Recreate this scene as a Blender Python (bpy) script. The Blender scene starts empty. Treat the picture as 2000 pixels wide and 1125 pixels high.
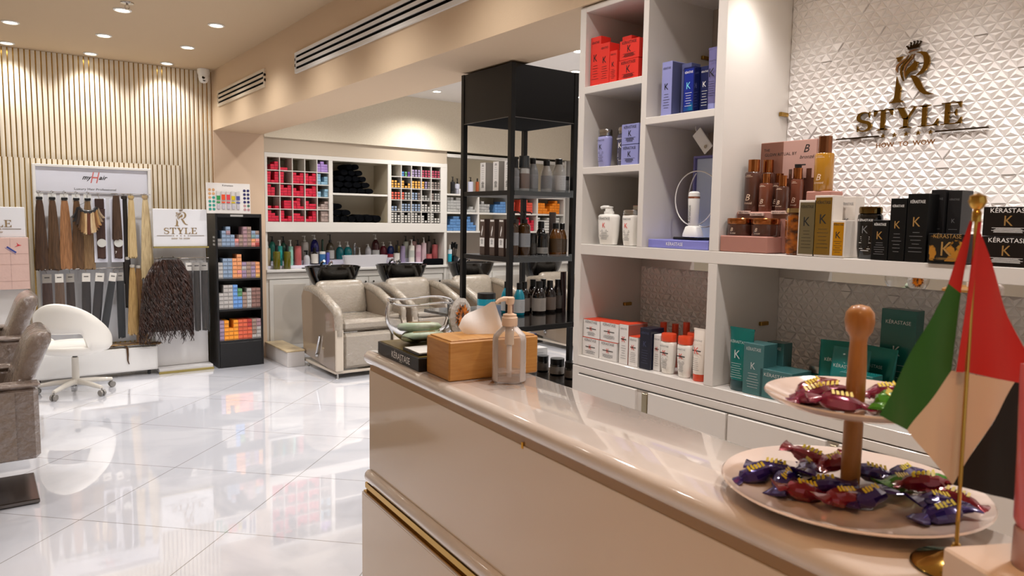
import bpy, bmesh, math, random
from mathutils import Vector, Matrix
D = bpy.data
S = bpy.context.scene
COL = S.collection
PI = math.pi
random.seed(11)

# ---------------------------------------------------------------- camera, world, exposure
cam_data = D.cameras.new('camera')
cam_data.sensor_width = 36.0
cam_data.lens = 1420.5 / 2000.0 * 36.0
cam_data.clip_start = 0.02
cam_data.clip_end = 60
cam_data.dof.use_dof = True
cam_data.dof.focus_distance = 3.2
cam_data.dof.aperture_fstop = 9.0
camera = D.objects.new('camera', cam_data)
COL.objects.link(camera)


def camera_matrix(yaw, pitch, roll):
    y, p, r = (math.radians(a) for a in (yaw, pitch, roll))
    f = Vector((math.sin(y) * math.cos(p), math.cos(y) * math.cos(p), -math.sin(p)))
    rt = Vector((math.cos(y), -math.sin(y), 0))
    dn = f.cross(rt)
    r2 = rt * math.cos(r) + dn * math.sin(r)
    d2 = -rt * math.sin(r) + dn * math.cos(r)
    m = Matrix((r2, -d2, -f)).transposed().to_4x4()
    m.translation = Vector((0, 0, 1.5))
    return m


camera.matrix_world = camera_matrix(36.354, 5.419, -0.8815)
S.camera = camera

world = D.worlds.new('world')
S.world = world
world.use_nodes = True
world.node_tree.nodes['Background'].inputs[0].default_value = (1.0, 0.93, 0.86, 1)
world.node_tree.nodes['Background'].inputs[1].default_value = 0.45
S.view_settings.view_transform = 'Standard'
S.view_settings.look = 'None'
S.view_settings.gamma = 1.0
S.view_settings.use_curve_mapping = False
S.view_settings.exposure = 0.20
S.cycles.max_bounces = 8
S.cycles.diffuse_bounces = 4
S.cycles.glossy_bounces = 4
S.cycles.transmission_bounces = 8
S.cycles.transparent_max_bounces = 16
S.cycles.sample_clamp_indirect = 4.0
S.cycles.caustics_reflective = False
S.cycles.caustics_refractive = False

LAMPS = {'hall': (33.0, (1.0, 0.985, 0.975)), 'wash': (86.0, (1.0, 0.975, 0.95)), 'warm': (34.0, (1.0, 0.52, 0.22)), 'shelf': (46.0, (1.0, 0.935, 0.90)), 'under': (6.5, (1.0, 0.93, 0.90))}   # watts, colour

# ---------------------------------------------------------------- helpers: colour and material


def lin(c):
    c = c / 255.0
    return c / 12.92 if c <= 0.04045 else ((c + 0.055) / 1.055) ** 2.4


def rgb(h):
    h = h.lstrip('#')
    return (lin(int(h[0:2], 16)), lin(int(h[2:4], 16)), lin(int(h[4:6], 16)), 1.0)


MATS = {}


def mat(name, col='808080', rough=0.5, metal=0.0, coat=0.0, spec=0.5, trans=0.0, ior=1.45,
        emit=None, estr=0.0, alpha=1.0, coat_rough=0.03, bump=None, noise=None, sheen=0.0, wrap=False):
    """bump=(scale, strength, distance[, stretch xyz]); noise=(scale, other colour, stretch xyz, low, high)"""
    if name in MATS:
        return MATS[name]
    m = D.materials.new(name)
    m.use_nodes = True
    nt = m.node_tree
    b = nt.nodes['Principled BSDF']
    c = rgb(col)
    b.inputs['Base Color'].default_value = c
    b.inputs['Roughness'].default_value = rough
    b.inputs['Metallic'].default_value = metal
    b.inputs['Coat Weight'].default_value = coat
    b.inputs['Coat Roughness'].default_value = coat_rough
    b.inputs['Specular IOR Level'].default_value = spec
    b.inputs['Transmission Weight'].default_value = trans
    b.inputs['IOR'].default_value = ior
    b.inputs['Alpha'].default_value = alpha
    b.inputs['Sheen Weight'].default_value = sheen
    if emit:
        b.inputs['Emission Color'].default_value = rgb(emit)
        b.inputs['Emission Strength'].default_value = estr
    m.diffuse_color = c
    if wrap:
        b.inputs['Coat IOR'].default_value = 1.7
    if bump or noise:
        tc = nt.nodes.new('ShaderNodeTexCoord')
    if noise:
        mp = nt.nodes.new('ShaderNodeMapping')
        nt.links.new(tc.outputs['Object'], mp.inputs[0])
        mp.inputs['Scale'].default_value = noise[2]
        n = nt.nodes.new('ShaderNodeTexNoise')
        n.inputs['Scale'].default_value = noise[0]
        n.inputs['Detail'].default_value = 4
        nt.links.new(mp.outputs[0], n.inputs['Vector'])
        r = nt.nodes.new('ShaderNodeValToRGB')
        r.color_ramp.elements[0].position = noise[3]
        r.color_ramp.elements[1].position = noise[4]
        r.color_ramp.elements[0].color = c
        r.color_ramp.elements[1].color = rgb(noise[1])
        nt.links.new(n.outputs['Fac'], r.inputs[0])
        nt.links.new(r.outputs[0], b.inputs['Base Color'])
    if bump:
        mp = nt.nodes.new('ShaderNodeMapping')
        nt.links.new(tc.outputs['Object'], mp.inputs[0])
        if len(bump) > 3:
            mp.inputs['Scale'].default_value = bump[3]
        n = nt.nodes.new('ShaderNodeTexNoise')
        n.inputs['Scale'].default_value = bump[0]
        n.inputs['Detail'].default_value = 3
        nt.links.new(mp.outputs[0], n.inputs['Vector'])
        bp = nt.nodes.new('ShaderNodeBump')
        bp.inputs['Strength'].default_value = bump[1]
        bp.inputs['Distance'].default_value = bump[2]
        nt.links.new(n.outputs['Fac'], bp.inputs['Height'])
        nt.links.new(bp.outputs[0], b.inputs['Normal'])
        if coat > 0:
            nt.links.new(bp.outputs[0], b.inputs['Coat Normal'])
            if wrap:
                nt.links.remove(b.inputs['Normal'].links[0])
    MATS[name] = m
    return m


def film(name, col='ffffff', amount=0.12, rough=0.15):
    """thin clear plastic film: mostly see-through with a glossy skin"""
    if name in MATS:
        return MATS[name]
    m = D.materials.new(name)
    m.use_nodes = True
    nt = m.node_tree
    nt.nodes.remove(nt.nodes['Principled BSDF'])
    out = nt.nodes['Material Output']
    t = nt.nodes.new('ShaderNodeBsdfTransparent')
    g = nt.nodes.new('ShaderNodeBsdfPrincipled')
    g.inputs['Base Color'].default_value = rgb(col)
    g.inputs['Roughness'].default_value = rough
    mx = nt.nodes.new('ShaderNodeMixShader')
    fr = nt.nodes.new('ShaderNodeFresnel')
    fr.inputs[0].default_value = 1.4
    ad = nt.nodes.new('ShaderNodeMath')
    ad.operation = 'ADD'
    ad.use_clamp = True
    ad.inputs[1].default_value = amount
    nt.links.new(fr.outputs[0], ad.inputs[0])
    nt.links.new(ad.outputs[0], mx.inputs[0])
    nt.links.new(t.outputs[0], mx.inputs[1])
    nt.links.new(g.outputs[0], mx.inputs[2])
    nt.links.new(mx.outputs[0], out.inputs[0])
    tc = nt.nodes.new('ShaderNodeTexCoord')
    n = nt.nodes.new('ShaderNodeTexNoise')
    n.inputs['Scale'].default_value = 30
    nt.links.new(tc.outputs['Object'], n.inputs['Vector'])
    bp = nt.nodes.new('ShaderNodeBump')
    bp.inputs['Distance'].default_value = 0.01
    bp.inputs['Strength'].default_value = 0.6
    nt.links.new(n.outputs['Fac'], bp.inputs['Height'])
    nt.links.new(bp.outputs[0], g.inputs['Normal'])
    m.diffuse_color = rgb(col)
    MATS[name] = m
    return m


# ---------------------------------------------------------------- helpers: mesh builder
class MB:
    def __init__(self):
        self.v, self.f, self.mi, self.cur = [], [], [], 0

    def use(self, i):
        self.cur = i
        return self

    def add(self, vs, fs):
        k = len(self.v)
        self.v += [tuple(p) for p in vs]
        self.f += [tuple(k + i for i in q) for q in fs]
        self.mi += [self.cur] * len(fs)
        return self

    def box(self, x0, x1, y0, y1, z0, z1, b=0.0):
        cx, cy, cz = (x0 + x1) / 2, (y0 + y1) / 2, (z0 + z1) / 2
        hx, hy, hz = abs(x1 - x0) / 2, abs(y1 - y0) / 2, abs(z1 - z0) / 2
        if b <= 0:
            vs = [(cx + sx * hx, cy + sy * hy, cz + sz * hz) for sx in (-1, 1) for sy in (-1, 1) for sz in (-1, 1)]
            return self.add(vs, [(0, 1, 3, 2), (4, 6, 7, 5), (0, 4, 5, 1), (2, 3, 7, 6), (0, 2, 6, 4), (1, 5, 7, 3)])
        b = min(b, hx * .9, hy * .9, hz * .9)
        vs, idx = [], {}
        for sx in (-1, 1):
            for sy in (-1, 1):
                for sz in (-1, 1):
                    for a in range(3):
                        p = [sx * (hx - b), sy * (hy - b), sz * (hz - b)]
                        p[a] = (sx * hx, sy * hy, sz * hz)[a]
                        idx[sx, sy, sz, a] = len(vs)
                        vs.append((cx + p[0], cy + p[1], cz + p[2]))
        fs = []
        for a in range(3):
            o1, o2 = [i for i in range(3) if i != a]
            for s in (-1, 1):
                q = []
                for u, w in ((-1, -1), (1, -1), (1, 1), (-1, 1)):
                    k = [0, 0, 0]
                    k[a], k[o1], k[o2] = s, u, w
                    q.append(idx[k[0], k[1], k[2], a])
                fs.append(q)
            for u in (-1, 1):
                for w in (-1, 1):
                    k0, k1 = [0, 0, 0], [0, 0, 0]
                    k0[a], k1[a] = -1, 1
                    k0[o1] = k1[o1] = u
                    k0[o2] = k1[o2] = w
                    k0, k1 = tuple(k0), tuple(k1)
                    fs.append((idx[k0 + (o1,)], idx[k1 + (o1,)], idx[k1 + (o2,)], idx[k0 + (o2,)]))
        for sx in (-1, 1):
            for sy in (-1, 1):
                for sz in (-1, 1):
                    fs.append(tuple(idx[sx, sy, sz, a] for a in range(3)))
        return self.add(vs, fs)

    def loft(self, rings, cap0=True, cap1=True, closed=False):
        n = len(rings[0])
        vs = [p for r in rings for p in r]
        fs = []
        m = len(rings)
        for i in range(m if closed else m - 1):
            j = (i + 1) % m
            for k in range(n):
                l = (k + 1) % n
                fs.append((i * n + k, i * n + l, j * n + l, j * n + k))
        if not closed:
            if cap0:
                fs.append(tuple(range(n))[::-1])
            if cap1:
                fs.append(tuple((m - 1) * n + k for k in range(n)))
        return self.add(vs, fs)

    def lathe(self, prof, n=24, c=(0, 0, 0), sx=1.0, sy=1.0, cap0=True, cap1=True):
        rings = []
        for r, z in prof:
            r = max(r, 1e-5)
            rings.append([(c[0] + sx * r * math.cos(2 * PI * k / n), c[1] + sy * r * math.sin(2 * PI * k / n), c[2] + z) for k in range(n)])
        return self.loft(rings, cap0, cap1)

    def super(self, prof, n=24, c=(0, 0, 0), e=2.0):
        """prof rows (rx, ry, z): superellipse rings"""
        rings = []
        for rx, ry, z in prof:
            ring = []
            for k in range(n):
                a = 2 * PI * k / n
                ca, sa = math.cos(a), math.sin(a)
                ring.append((c[0] + rx * math.copysign(abs(ca) ** (2 / e), ca), c[1] + ry * math.copysign(abs(sa) ** (2 / e), sa), c[2] + z))
            rings.append(ring)
        return self.loft(rings)

    def tube(self, pts, r, n=8, closed=False, caps=True):
        pts = [Vector(p) for p in pts]
        m = len(pts)
        rr = r if isinstance(r, (list, tuple)) else [r] * m
        rings = []
        up = None
        for i, p in enumerate(pts):
            a = pts[(i - 1) % m] if (closed or i > 0) else p
            b = pts[(i + 1) % m] if (closed or i < m - 1) else p
            t = (b - a).normalized()
            if up is None:
                up = Vector((0, 0, 1)) if abs(t.z) < .9 else Vector((1, 0, 0))
            s = t.cross(up)
            if s.length < 1e-6:
                s = t.orthogonal()
            s.normalize()
            up = s.cross(t).normalized()
            rings.append([tuple(p + (s * math.cos(2 * PI * k / n) + up * math.sin(2 * PI * k / n)) * rr[i]) for k in range(n)])
        return self.loft(rings, caps, caps, closed)

    def prism(self, poly, y0, y1):
        """polygon in the xz plane extruded from y0 to y1"""
        n = len(poly)
        vs = [(p[0], y0, p[1]) for p in poly] + [(p[0], y1, p[1]) for p in poly]
        fs = [tuple(range(n)), tuple(range(2 * n - 1, n - 1, -1))]
        fs += [(k, (k + 1) % n, n + (k + 1) % n, n + k) for k in range(n)]
        return self.add(vs, fs)

    def strip(self, path, y0, y1):
        """stroke of changing width in the xz plane: path rows (x, z, width)"""
        L, R = [], []
        for i, (x, z, w) in enumerate(path):
            a = path[max(i - 1, 0)]
            b = path[min(i + 1, len(path) - 1)]
            dx, dz = b[0] - a[0], b[1] - a[1]
            l = math.hypot(dx, dz) or 1
            nx, nz = -dz / l, dx / l
            L.append((x + nx * w / 2, z + nz * w / 2))
            R.append((x - nx * w / 2, z - nz * w / 2))
        rings = [[(l[0], y0, l[1]), (l[0], y1, l[1]), (r[0], y1, r[1]), (r[0], y0, r[1])] for l, r in zip(L, R)]
        return self.loft(rings)

    def xf(self, m, start=0):
        for i in range(start, len(self.v)):
            self.v[i] = tuple(m @ Vector(self.v[i]))
        return self

    def mesh(self, name, mats, smooth=35, fix=True):
        me = D.meshes.new(name)
        me.from_pydata(self.v, [], self.f)
        if not isinstance(mats, (list, tuple)):
            mats = [mats]
        for m in mats:
            me.materials.append(m)
        if len(mats) > 1:
            me.polygons.foreach_set('material_index', self.mi)
        if fix:
            bm = bmesh.new()
            bm.from_mesh(me)
            bmesh.ops.recalc_face_normals(bm, faces=bm.faces)
            bm.to_mesh(me)
            bm.free()
        if smooth:
            me.polygons.foreach_set('use_smooth', [True] * len(me.polygons))
            me.set_sharp_from_angle(angle=math.radians(smooth))
        me.update()
        return me

    def build(self, name, mats, parent=None, smooth=35, loc=None, rz=0.0):
        o = D.objects.new(name, self.mesh(name, mats, smooth))
        COL.objects.link(o)
        if parent:
            o.parent = parent
        if loc:
            o.location = loc
        o.rotation_euler.z = rz
        return o


def B(*a, **k):
    return MB().box(*a, **k)


def tag(o, label=None, cat=None, group=None, kind=None):
    if label:
        o['label'] = label
    if cat:
        o['category'] = cat
    if group:
        o['group'] = group
    if kind:
        o['kind'] = kind
    return o


def thing(name, label, cat, loc=(0, 0, 0), rz=0.0, group=None, rot=None):
    o = D.objects.new(name, None)
    o.empty_display_size = 0.05
    COL.objects.link(o)
    o.location = loc
    o.rotation_euler = rot if rot else (0, 0, rz)
    return tag(o, label, cat, group)


def struct(o):
    o['kind'] = 'structure'
    return o


KIDS = {}


def dup(root, loc, rz=None, label=None, group=None):
    r = root.copy()
    COL.objects.link(r)
    r.location = loc
    if rz is not None:
        r.rotation_euler = (0, 0, rz)
    if label:
        r['label'] = label
    if group:
        r['group'] = group
    if root.name not in KIDS:
        KIDS[root.name] = [(c, list(c.children)) for c in root.children]
    for ch, gs in KIDS[root.name]:
        c = ch.copy()
        COL.objects.link(c)
        c.parent = r
        for g in gs:
            d = g.copy()
            COL.objects.link(d)
            d.parent = c
    return r


TXT = {}


def text_mesh(s, h, w=None, bend=0.0, shear=0.0, ext=0.00025, bold=0.0):
    key = (s, round(h, 5), round(w or 0, 5), round(bend, 4), shear, bold)
    if key in TXT:
        return TXT[key]
    cu = D.curves.new('lettering', 'FONT')
    cu.body = s
    cu.align_x = 'CENTER'
    cu.resolution_u = 2
    cu.shear = shear
    cu.offset = bold
    o = D.objects.new('lettering', cu)
    COL.objects.link(o)
    bpy.context.view_layer.update()
    me = D.meshes.new_from_object(o.evaluated_get(bpy.context.evaluated_depsgraph_get()))
    D.objects.remove(o)
    D.curves.remove(cu)
    xs = [v.co.x for v in me.vertices]
    ys = [v.co.y for v in me.vertices]
    k = h / 0.73
    kx = w / (max(xs) - min(xs)) if w else k
    cx = (max(xs) + min(xs)) / 2
    for v in me.vertices:
        x, z = (v.co.x - cx) * kx, v.co.y * k
        if bend:
            v.co = ((bend + ext) * math.sin(x / bend), -(bend + ext) * math.cos(x / bend) + bend, z)
        else:
            v.co = (x, -ext, z)
    me.name = 'lettering'
    TXT[key] = me
    return me


def letter(parent, s, h, loc, m, w=None, name='lettering', bend=0.0, shear=0.0, rz=0.0, bold=0.0):
    me = text_mesh(s, h, w, bend, shear, bold=bold)
    if len(me.materials) and me.materials[0] != m:
        key = (me.name_full, m.name)
        if key not in TXT:
            c = me.copy()
            c.materials.clear()
            c.materials.append(m)
            TXT[key] = c
        me = TXT[key]
    elif not len(me.materials):
        me.materials.append(m)
    o = D.objects.new(name, me)
    COL.objects.link(o)
    o.parent = parent
    o.location = loc
    o.rotation_euler.z = rz
    return o


def lines(parent, w, z0, z1, n, y, m, name='fine_print', bend=0.0, cx=0.0, seed=1, th=None):
    """rows of small print too fine to read: thin bars between z0 and z1 in front of plane y"""
    rd = random.Random(seed)
    b = MB()
    th = th or min(0.0012, (z1 - z0) / n * .4)
    for i in range(n):
        z = z1 - (i + .5) * (z1 - z0) / n
        ww = w * rd.uniform(.5, 1)
        k = 5
        xs = [-ww / 2 + ww * j / (k - 1) for j in range(k)]
        vs = []
        for zz in (z - th / 2, z + th / 2):
            for x in xs:
                if bend:
                    vs.append((cx + bend * math.sin(x / bend), y + bend - bend * math.cos(x / bend), zz))
                else:
                    vs.append((cx + x, y, zz))
        b.add(vs, [(j, j + 1, k + j + 1, k + j) for j in range(k - 1)])
    o = D.objects.new(name, b.mesh(name, m, 0, fix=False))
    COL.objects.link(o)
    o.parent = parent
    return o


# ---------------------------------------------------------------- materials
WHITE_PAINT = mat('white_lacquer', 'ddd8d2', .28, coat=.3)
WHITE_BACK = mat('warm_grey_back', 'b9ada0', .5)
M_CEIL = mat('cream_ceiling', 'bfa788', .75)
M_CEIL2 = mat('pale_ceiling', 'dcd6cf', .75)
M_BEAM = mat('beige_wallpaper', 'd0b697', .7, bump=(160, .25, .002))
M_PAPER = mat('woven_wallpaper', 'ddd2be', .7, noise=(60, 'd0c3aa', (1, 1, 6), .35, .7), bump=(90, .3, .002, (1, 1, 5)))
M_PILLAR = mat('peach_paint', 'd2b79c', .6)
M_CREAM = mat('cream_slat', 'd9cdb8', .5)
M_GOLDMIRROR = mat('gold_mirror', 'b5924e', .22, 1.0)
GOLD = mat('polished_gold', 'caa050', .12, 1.0)
DARKGOLD = mat('bronze_gold', '8a6a2c', .18, 1.0)
BRASS = mat('brass', 'a98643', .25, 1.0)
CHROME = mat('chrome', 'c8c8c8', .12, 1.0)
BLACK = mat('black_satin', '0d0d0e', .35, coat=.2)
BLACKG = mat('black_gloss', '060607', .08, coat=.5)
BLACKP = mat('black_plastic', '121213', .35)
WHITEP = mat('white_plastic', 'ecebe6', .35)
GREYP = mat('grey_print', '6f6f70', .5)
BLACKPRINT = mat('black_print', '1b1b1c', .5)
WHITEPRINT = mat('white_print', 'f2f0ec', .5)
GOLDPRINT = mat('gold_print', 'b08b52', .35, .4)
SILVER = mat('silver', 'b9b9ba', .2, 1.0)
LAMP = mat('lamp_diffuser', 'ffffff', .5, emit='fff4e2', estr=14.0)
RED = mat('red_card', 'e0352b', .4, coat=.2)
REDPRINT = mat('red_print', 'd8402f', .5)
MIRROR = mat('mirror', 'e8e8e8', .02, 1.0)
BAMBOO = mat('bamboo', 'bd8743', .42, coat=.15, noise=(14, 'a9702f', (1, 1, 9), .35, .75))
GLASSM = mat('clear_glass', 'ffffff', .0, trans=1.0, ior=1.45)

# ---------------------------------------------------------------- room shell
CEIL = 2.90


def floor_material():
    m = mat('white_porcelain_tile', 'dedbdc', .05, spec=.9, coat=1.0, coat_rough=.01)
    nt = m.node_tree
    b = nt.nodes['Principled BSDF']
    tc = nt.nodes.new('ShaderNodeTexCoord')
    sp = nt.nodes.new('ShaderNodeSeparateXYZ')
    nt.links.new(tc.outputs['Object'], sp.inputs[0])

    def op(o, a, c=None, v=None):
        n = nt.nodes.new('ShaderNodeMath')
        n.operation = o
        nt.links.new(a, n.inputs[0])
        if c is not None:
            nt.links.new(c, n.inputs[1])
        elif v is not None:
            n.inputs[1].default_value = v
        return n.outputs[0]

    def line(src, off):
        s = op('ADD', src, v=50 * 1.09 - off)
        s = op('DIVIDE', s, v=1.09)
        s = op('FRACT', s)
        s = op('SUBTRACT', s, v=.5)
        s = op('ABSOLUTE', s)
        return op('GREATER_THAN', s, v=.5 - .0032)
    a = line(op('SUBTRACT', sp.outputs[1], sp.outputs[0]), 2.578 + .545 * 2)
    c = line(op('ADD', sp.outputs[1], sp.outputs[0]), 4.36)
    g = op('MAXIMUM', a, c)
    nz = nt.nodes.new('ShaderNodeTexNoise')
    nz.inputs['Scale'].default_value = 1.3
    nz.inputs['Detail'].default_value = 6
    nz.inputs['Distortion'].default_value = 1.2
    nt.links.new(tc.outputs['Object'], nz.inputs['Vector'])
    rp = nt.nodes.new('ShaderNodeValToRGB')
    rp.color_ramp.elements[0].position = .42
    rp.color_ramp.elements[0].color = rgb('d0d1d8')
    rp.color_ramp.elements[1].position = .56
    rp.color_ramp.elements[1].color = rgb('dcdce2')
    nt.links.new(nz.outputs[0], rp.inputs[0])
    mx = nt.nodes.new('ShaderNodeMixRGB')
    nt.links.new(g, mx.inputs[0])
    nt.links.new(rp.outputs[0], mx.inputs[1])
    mx.inputs[2].default_value = rgb('9b9795')
    nt.links.new(mx.outputs[0], b.inputs['Base Color'])
    return m


struct(B(-3.2, 6.7, -3.5, 8.3, -.1, 0).build('floor', floor_material()))
struct(B(-3.2, 1.96, -3.5, 7.75, CEIL, CEIL + .1).build('ceiling', M_CEIL))
struct(B(1.96, 6.7, -3.5, 8.3, CEIL, CEIL + .1).build('ceiling', M_CEIL2))
struct(B(-3.3, -3.2, -3.5, 8.3, 0, CEIL).build('wall_left', M_CREAM))
struct(B(6.65, 6.75, -3.5, 8.3, 0, CEIL).build('wall_right', M_CEIL2))
struct(B(2.335, 2.42, -3.5, 2.218, 0, 2.328).build('wall_right', WHITE_PAINT))
# plaster beam with the air vents, and the pillar it dies into
struct(B(1.94, 2.42, -3.5, 7.69, 2.33, CEIL).build('trim_1', M_BEAM))
struct(B(1.94, 2.44, 7.69, 8.3, 0, CEIL).build('wall_pillar', M_PILLAR))
struct(B(2.44, 6.65, 7.68, 8.3, 2.31, CEIL).build('wall_back', M_PAPER))
struct(B(2.44, 6.65, 8.2, 8.3, 0, 2.31).build('wall_back', WHITE_BACK))
struct(B(2.44, 4.66, 7.71, 8.2, 2.157, 2.31).build('trim_2', mat('greige_fascia', 'b9aa96', .6)))
# slatted end wall: gold mirror ground with cream vertical battens
struct(B(-3.2, 1.94, 7.72, 7.8, 0, CEIL).build('wall_back', M_GOLDMIRROR))


def slats(x0, x1, yf, z0, z1):
    b = MB()
    x = x1 - .008
    while x - .03 > x0:
        prof = [(x - .03, yf + .012), (x - .03, yf + .004), (x - .025, yf + .001), (x - .015, yf), (x - .005, yf + .001), (x, yf + .004), (x, yf + .012)]
        b.loft([[(px, py, z0) for px, py in prof], [(px, py, z1) for px, py in prof]])
        x -= .0405
    return b


struct(slats(-3.2, 1.94, 7.709, 0, CEIL - .003).build('trim_3', M_CREAM))
struct(B(-3.2, 1.62, 7.655, 7.697, 0, 1.965).build('trim_4', M_GOLDMIRROR))
struct(slats(-3.2, 1.62, 7.644, 0, 1.965).build('trim_5', M_CREAM))

# ---------------------------------------------------------------- ceiling fittings
lamp_things = {}


def downlight(x, y, label, group, lamp='hall', z=None):
    if lamp not in lamp_things:
        t = thing('downlight', label, 'ceiling light', (x, y, z or CEIL), 0, group)
        MB().lathe([(.040, -.001), (.058, -.001), (.058, -.006), (.047, -.010), (.040, -.004)], 28, cap0=False, cap1=False).build('trim_ring', WHITEP, t)
        MB().lathe([(.040, -.0015), (.040, -.004), (.001, -.004)], 24).build('diffuser', LAMP, t)
        ld = D.lights.new('downlight_beam', 'SPOT')
        ld.spot_size = math.radians({'hall': 130, 'wash': 145}.get(lamp, 122))
        ld.spot_blend = 1.0
        ld.shadow_soft_size = .045
        ld.energy, ld.color = LAMPS[lamp]
        lo = D.objects.new('downlight_beam', ld)
        COL.objects.link(lo)
        lo.parent = t
        lo.location = (0, 0, -.045)
        lamp_things[lamp] = t
        return t
    return dup(lamp_things[lamp], (x, y, z or CEIL), None, label, group)


ROWN = ['against the slatted wall', 'in the second row from the slatted wall', 'in the third row from the slatted wall']
for j, y in enumerate([7.53, 6.70, 5.79]):
    for x, nm in ((.27, 'left'), (.88, 'middle'), (1.50, 'right')):
        if j == 2 and x < .5:
            continue
        downlight(x, y, 'small round ceiling downlight, %s of those %s' % (nm, ROWN[j]), 'downlights over the salon floor')
for y in (4.80, 3.75, 2.7):
    for x in (-.3, 1.45):
        downlight(x, y, 'small round ceiling downlight over the front of the shop', 'downlights outside the picture')
for x, y in ((-.6, 7.2), (-1.6, 6.3), (-.6, 5.4), (-1.8, 3.6)):
    downlight(x, y, 'small round ceiling downlight over the front of the shop', 'downlights outside the picture')
for x, y in ((-.12, -.05), (-.45, -.7), (-1.5, -.3), (.3, -1.3), (-1.4, -1.5)):
    downlight(x, y, 'small warm ceiling downlight near the entrance', 'warm downlights outside the picture', 'warm')
for x, y in ((1.40, 1.75), (1.42, 1.05), (1.45, .25)):
    downlight(x, y, 'small ceiling downlight before the white shelves', 'shelf downlights outside the picture', 'shelf')
for x, y in ((2.03, 1.40), (2.03, .95), (2.03, .45), (2.03, -.05)):
    downlight(x, y, 'small round light in the underside of the beam above the shelves', 'beam lights outside the picture', 'under', 2.33)
WN = {(4.186, 7.15): 'round downlight on pale ceiling, left of the tall black display stand', (4.63, 5.33): 'round downlight above the right end of the black stand header',
      (4.10, 4.68): 'round downlight half hidden by the white shelf, nearest the beam'}
for (x, y), lb in WN.items():
    downlight(x, y, lb, 'downlights over the wash area', 'wash')
for x, y in ((5.6, 6.4), (3.1, 5.2), (2.95, 6.7), (5.8, 4.6), (3.4, 3.9), (3.6, 1.6), (5.2, 2.6)):
    downlight(x, y, 'round downlight over the wash area', 'wash area downlights outside the picture', 'wash')

t = thing('sprinkler_head', 'small metal fire sprinkler hanging from the beige ceiling beside a downlight', 'sprinkler', (.877, 5.58, CEIL))
MB().lathe([(.001, -.001), (.042, -.001), (.040, -.006), (.018, -.010), (.001, -.010)], 20).build('rosette', CHROME, t)
MB().lathe([(.008, -.010), (.008, -.022), (.001, -.022)], 12).tube([(-.012, 0, -.02), (-.014, 0, -.032), (-.004, 0, -.043)], .002, 6).tube([(.012, 0, -.02), (.014, 0, -.032), (.004, 0, -.043)], .002, 6).lathe([(.001, -.043), (.013, -.043), (.013, -.046), (.001, -.046)], 12).build('nozzle', CHROME, t)

t = thing('security_camera', 'white dome security camera under the ceiling in the corner by the pillar', 'camera', (1.84, 7.60, CEIL))
MB().lathe([(.001, -.001), (.055, -.001), (.058, -.03), (.050, -.06), (.001, -.06)], 24).build('housing', WHITEP, t)
b = MB()
b.lathe([(.048, -.055), (.050, -.075), (.044, -.105), (.028, -.128), (.001, -.136)], 24)
b.build('dome', WHITEP, t)
MB().lathe([(.001, 0), (.014, 0), (.014, .006), (.001, .006)], 16).xf(Matrix.Translation((-.012, -.044, -.088)) @ Matrix.Rotation(math.radians(75), 4, 'X')).lathe([(.001, 0), (.009, 0), (.009, .006), (.001, .006)], 16).build('lens', BLACKG, t)
MB().lathe([(.001, 0), (.013, 0), (.013, .006), (.001, .006)], 16).xf(Matrix.Translation((-.004, -.034, -.112)) @ Matrix.Rotation(math.radians(50), 4, 'X')).build('lens', BLACKG, t)


def vent(y0, y1, label, mt):
    t = thing('air_vent', label, 'air vent', (1.94, (y0 + y1) / 2, 2.608), -PI / 2)
    w = (y1 - y0) / 2
    b = MB()
    zs = [-.073, -.048, -.028, -.007, .013, .033, .052, .073]
    b.box(-w, w, -.014, 0, zs[0], zs[1]).box(-w, w, -.014, 0, zs[6], zs[7])
    for a in (2, 4):
        b.box(-w, w, -.014, 0, zs[a], zs[a + 1])
    b.box(-w, -w + .02, -.014, 0, zs[1], zs[6]).box(w - .02, w, -.014, 0, zs[1], zs[6])
    b.build('frame', mt, t)
    for a in (1, 3, 5):
        B(-w + .018, w - .018, -.006, -.001, zs[a] - .001, zs[a + 1] + .001).build('slot', mat('matt_black', '030303', .9, spec=.1), t)


vent(6.04, 7.455, 'short white three-slot air vent on the beam near the pillar', mat('vent_beige', 'd9cab4', .5))
vent(2.4, 5.34, 'long white three-slot air vent on the beam, running out of the picture', mat('vent_white', 'e6e4e0', .45))

# ================================================================ white display shelf unit on the right
SC = 0.951     # measured distances of this unit, brought to the real room's scale


def ys(y):
    return y * SC


def zs_(z):
    return 1.5 + (z - 1.5) * SC


XF = 2.05 * SC   # front plane of the unit
XB = 2.42 * SC   # its back
t = thing('display_shelf_unit', 'tall white built-in shelving unit full of boxed hair products under the beam', 'shelf unit', (XF, ys(1.2), 0))
UX, UY = XF, ys(1.2)


def ubox(x0, x1, y0, y1, z0, z1, b=.0015):
    return B(x0 - UX, x1 - UX, ys(y0) - UY, ys(y1) - UY, zs_(z0), zs_(z1), b)


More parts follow.
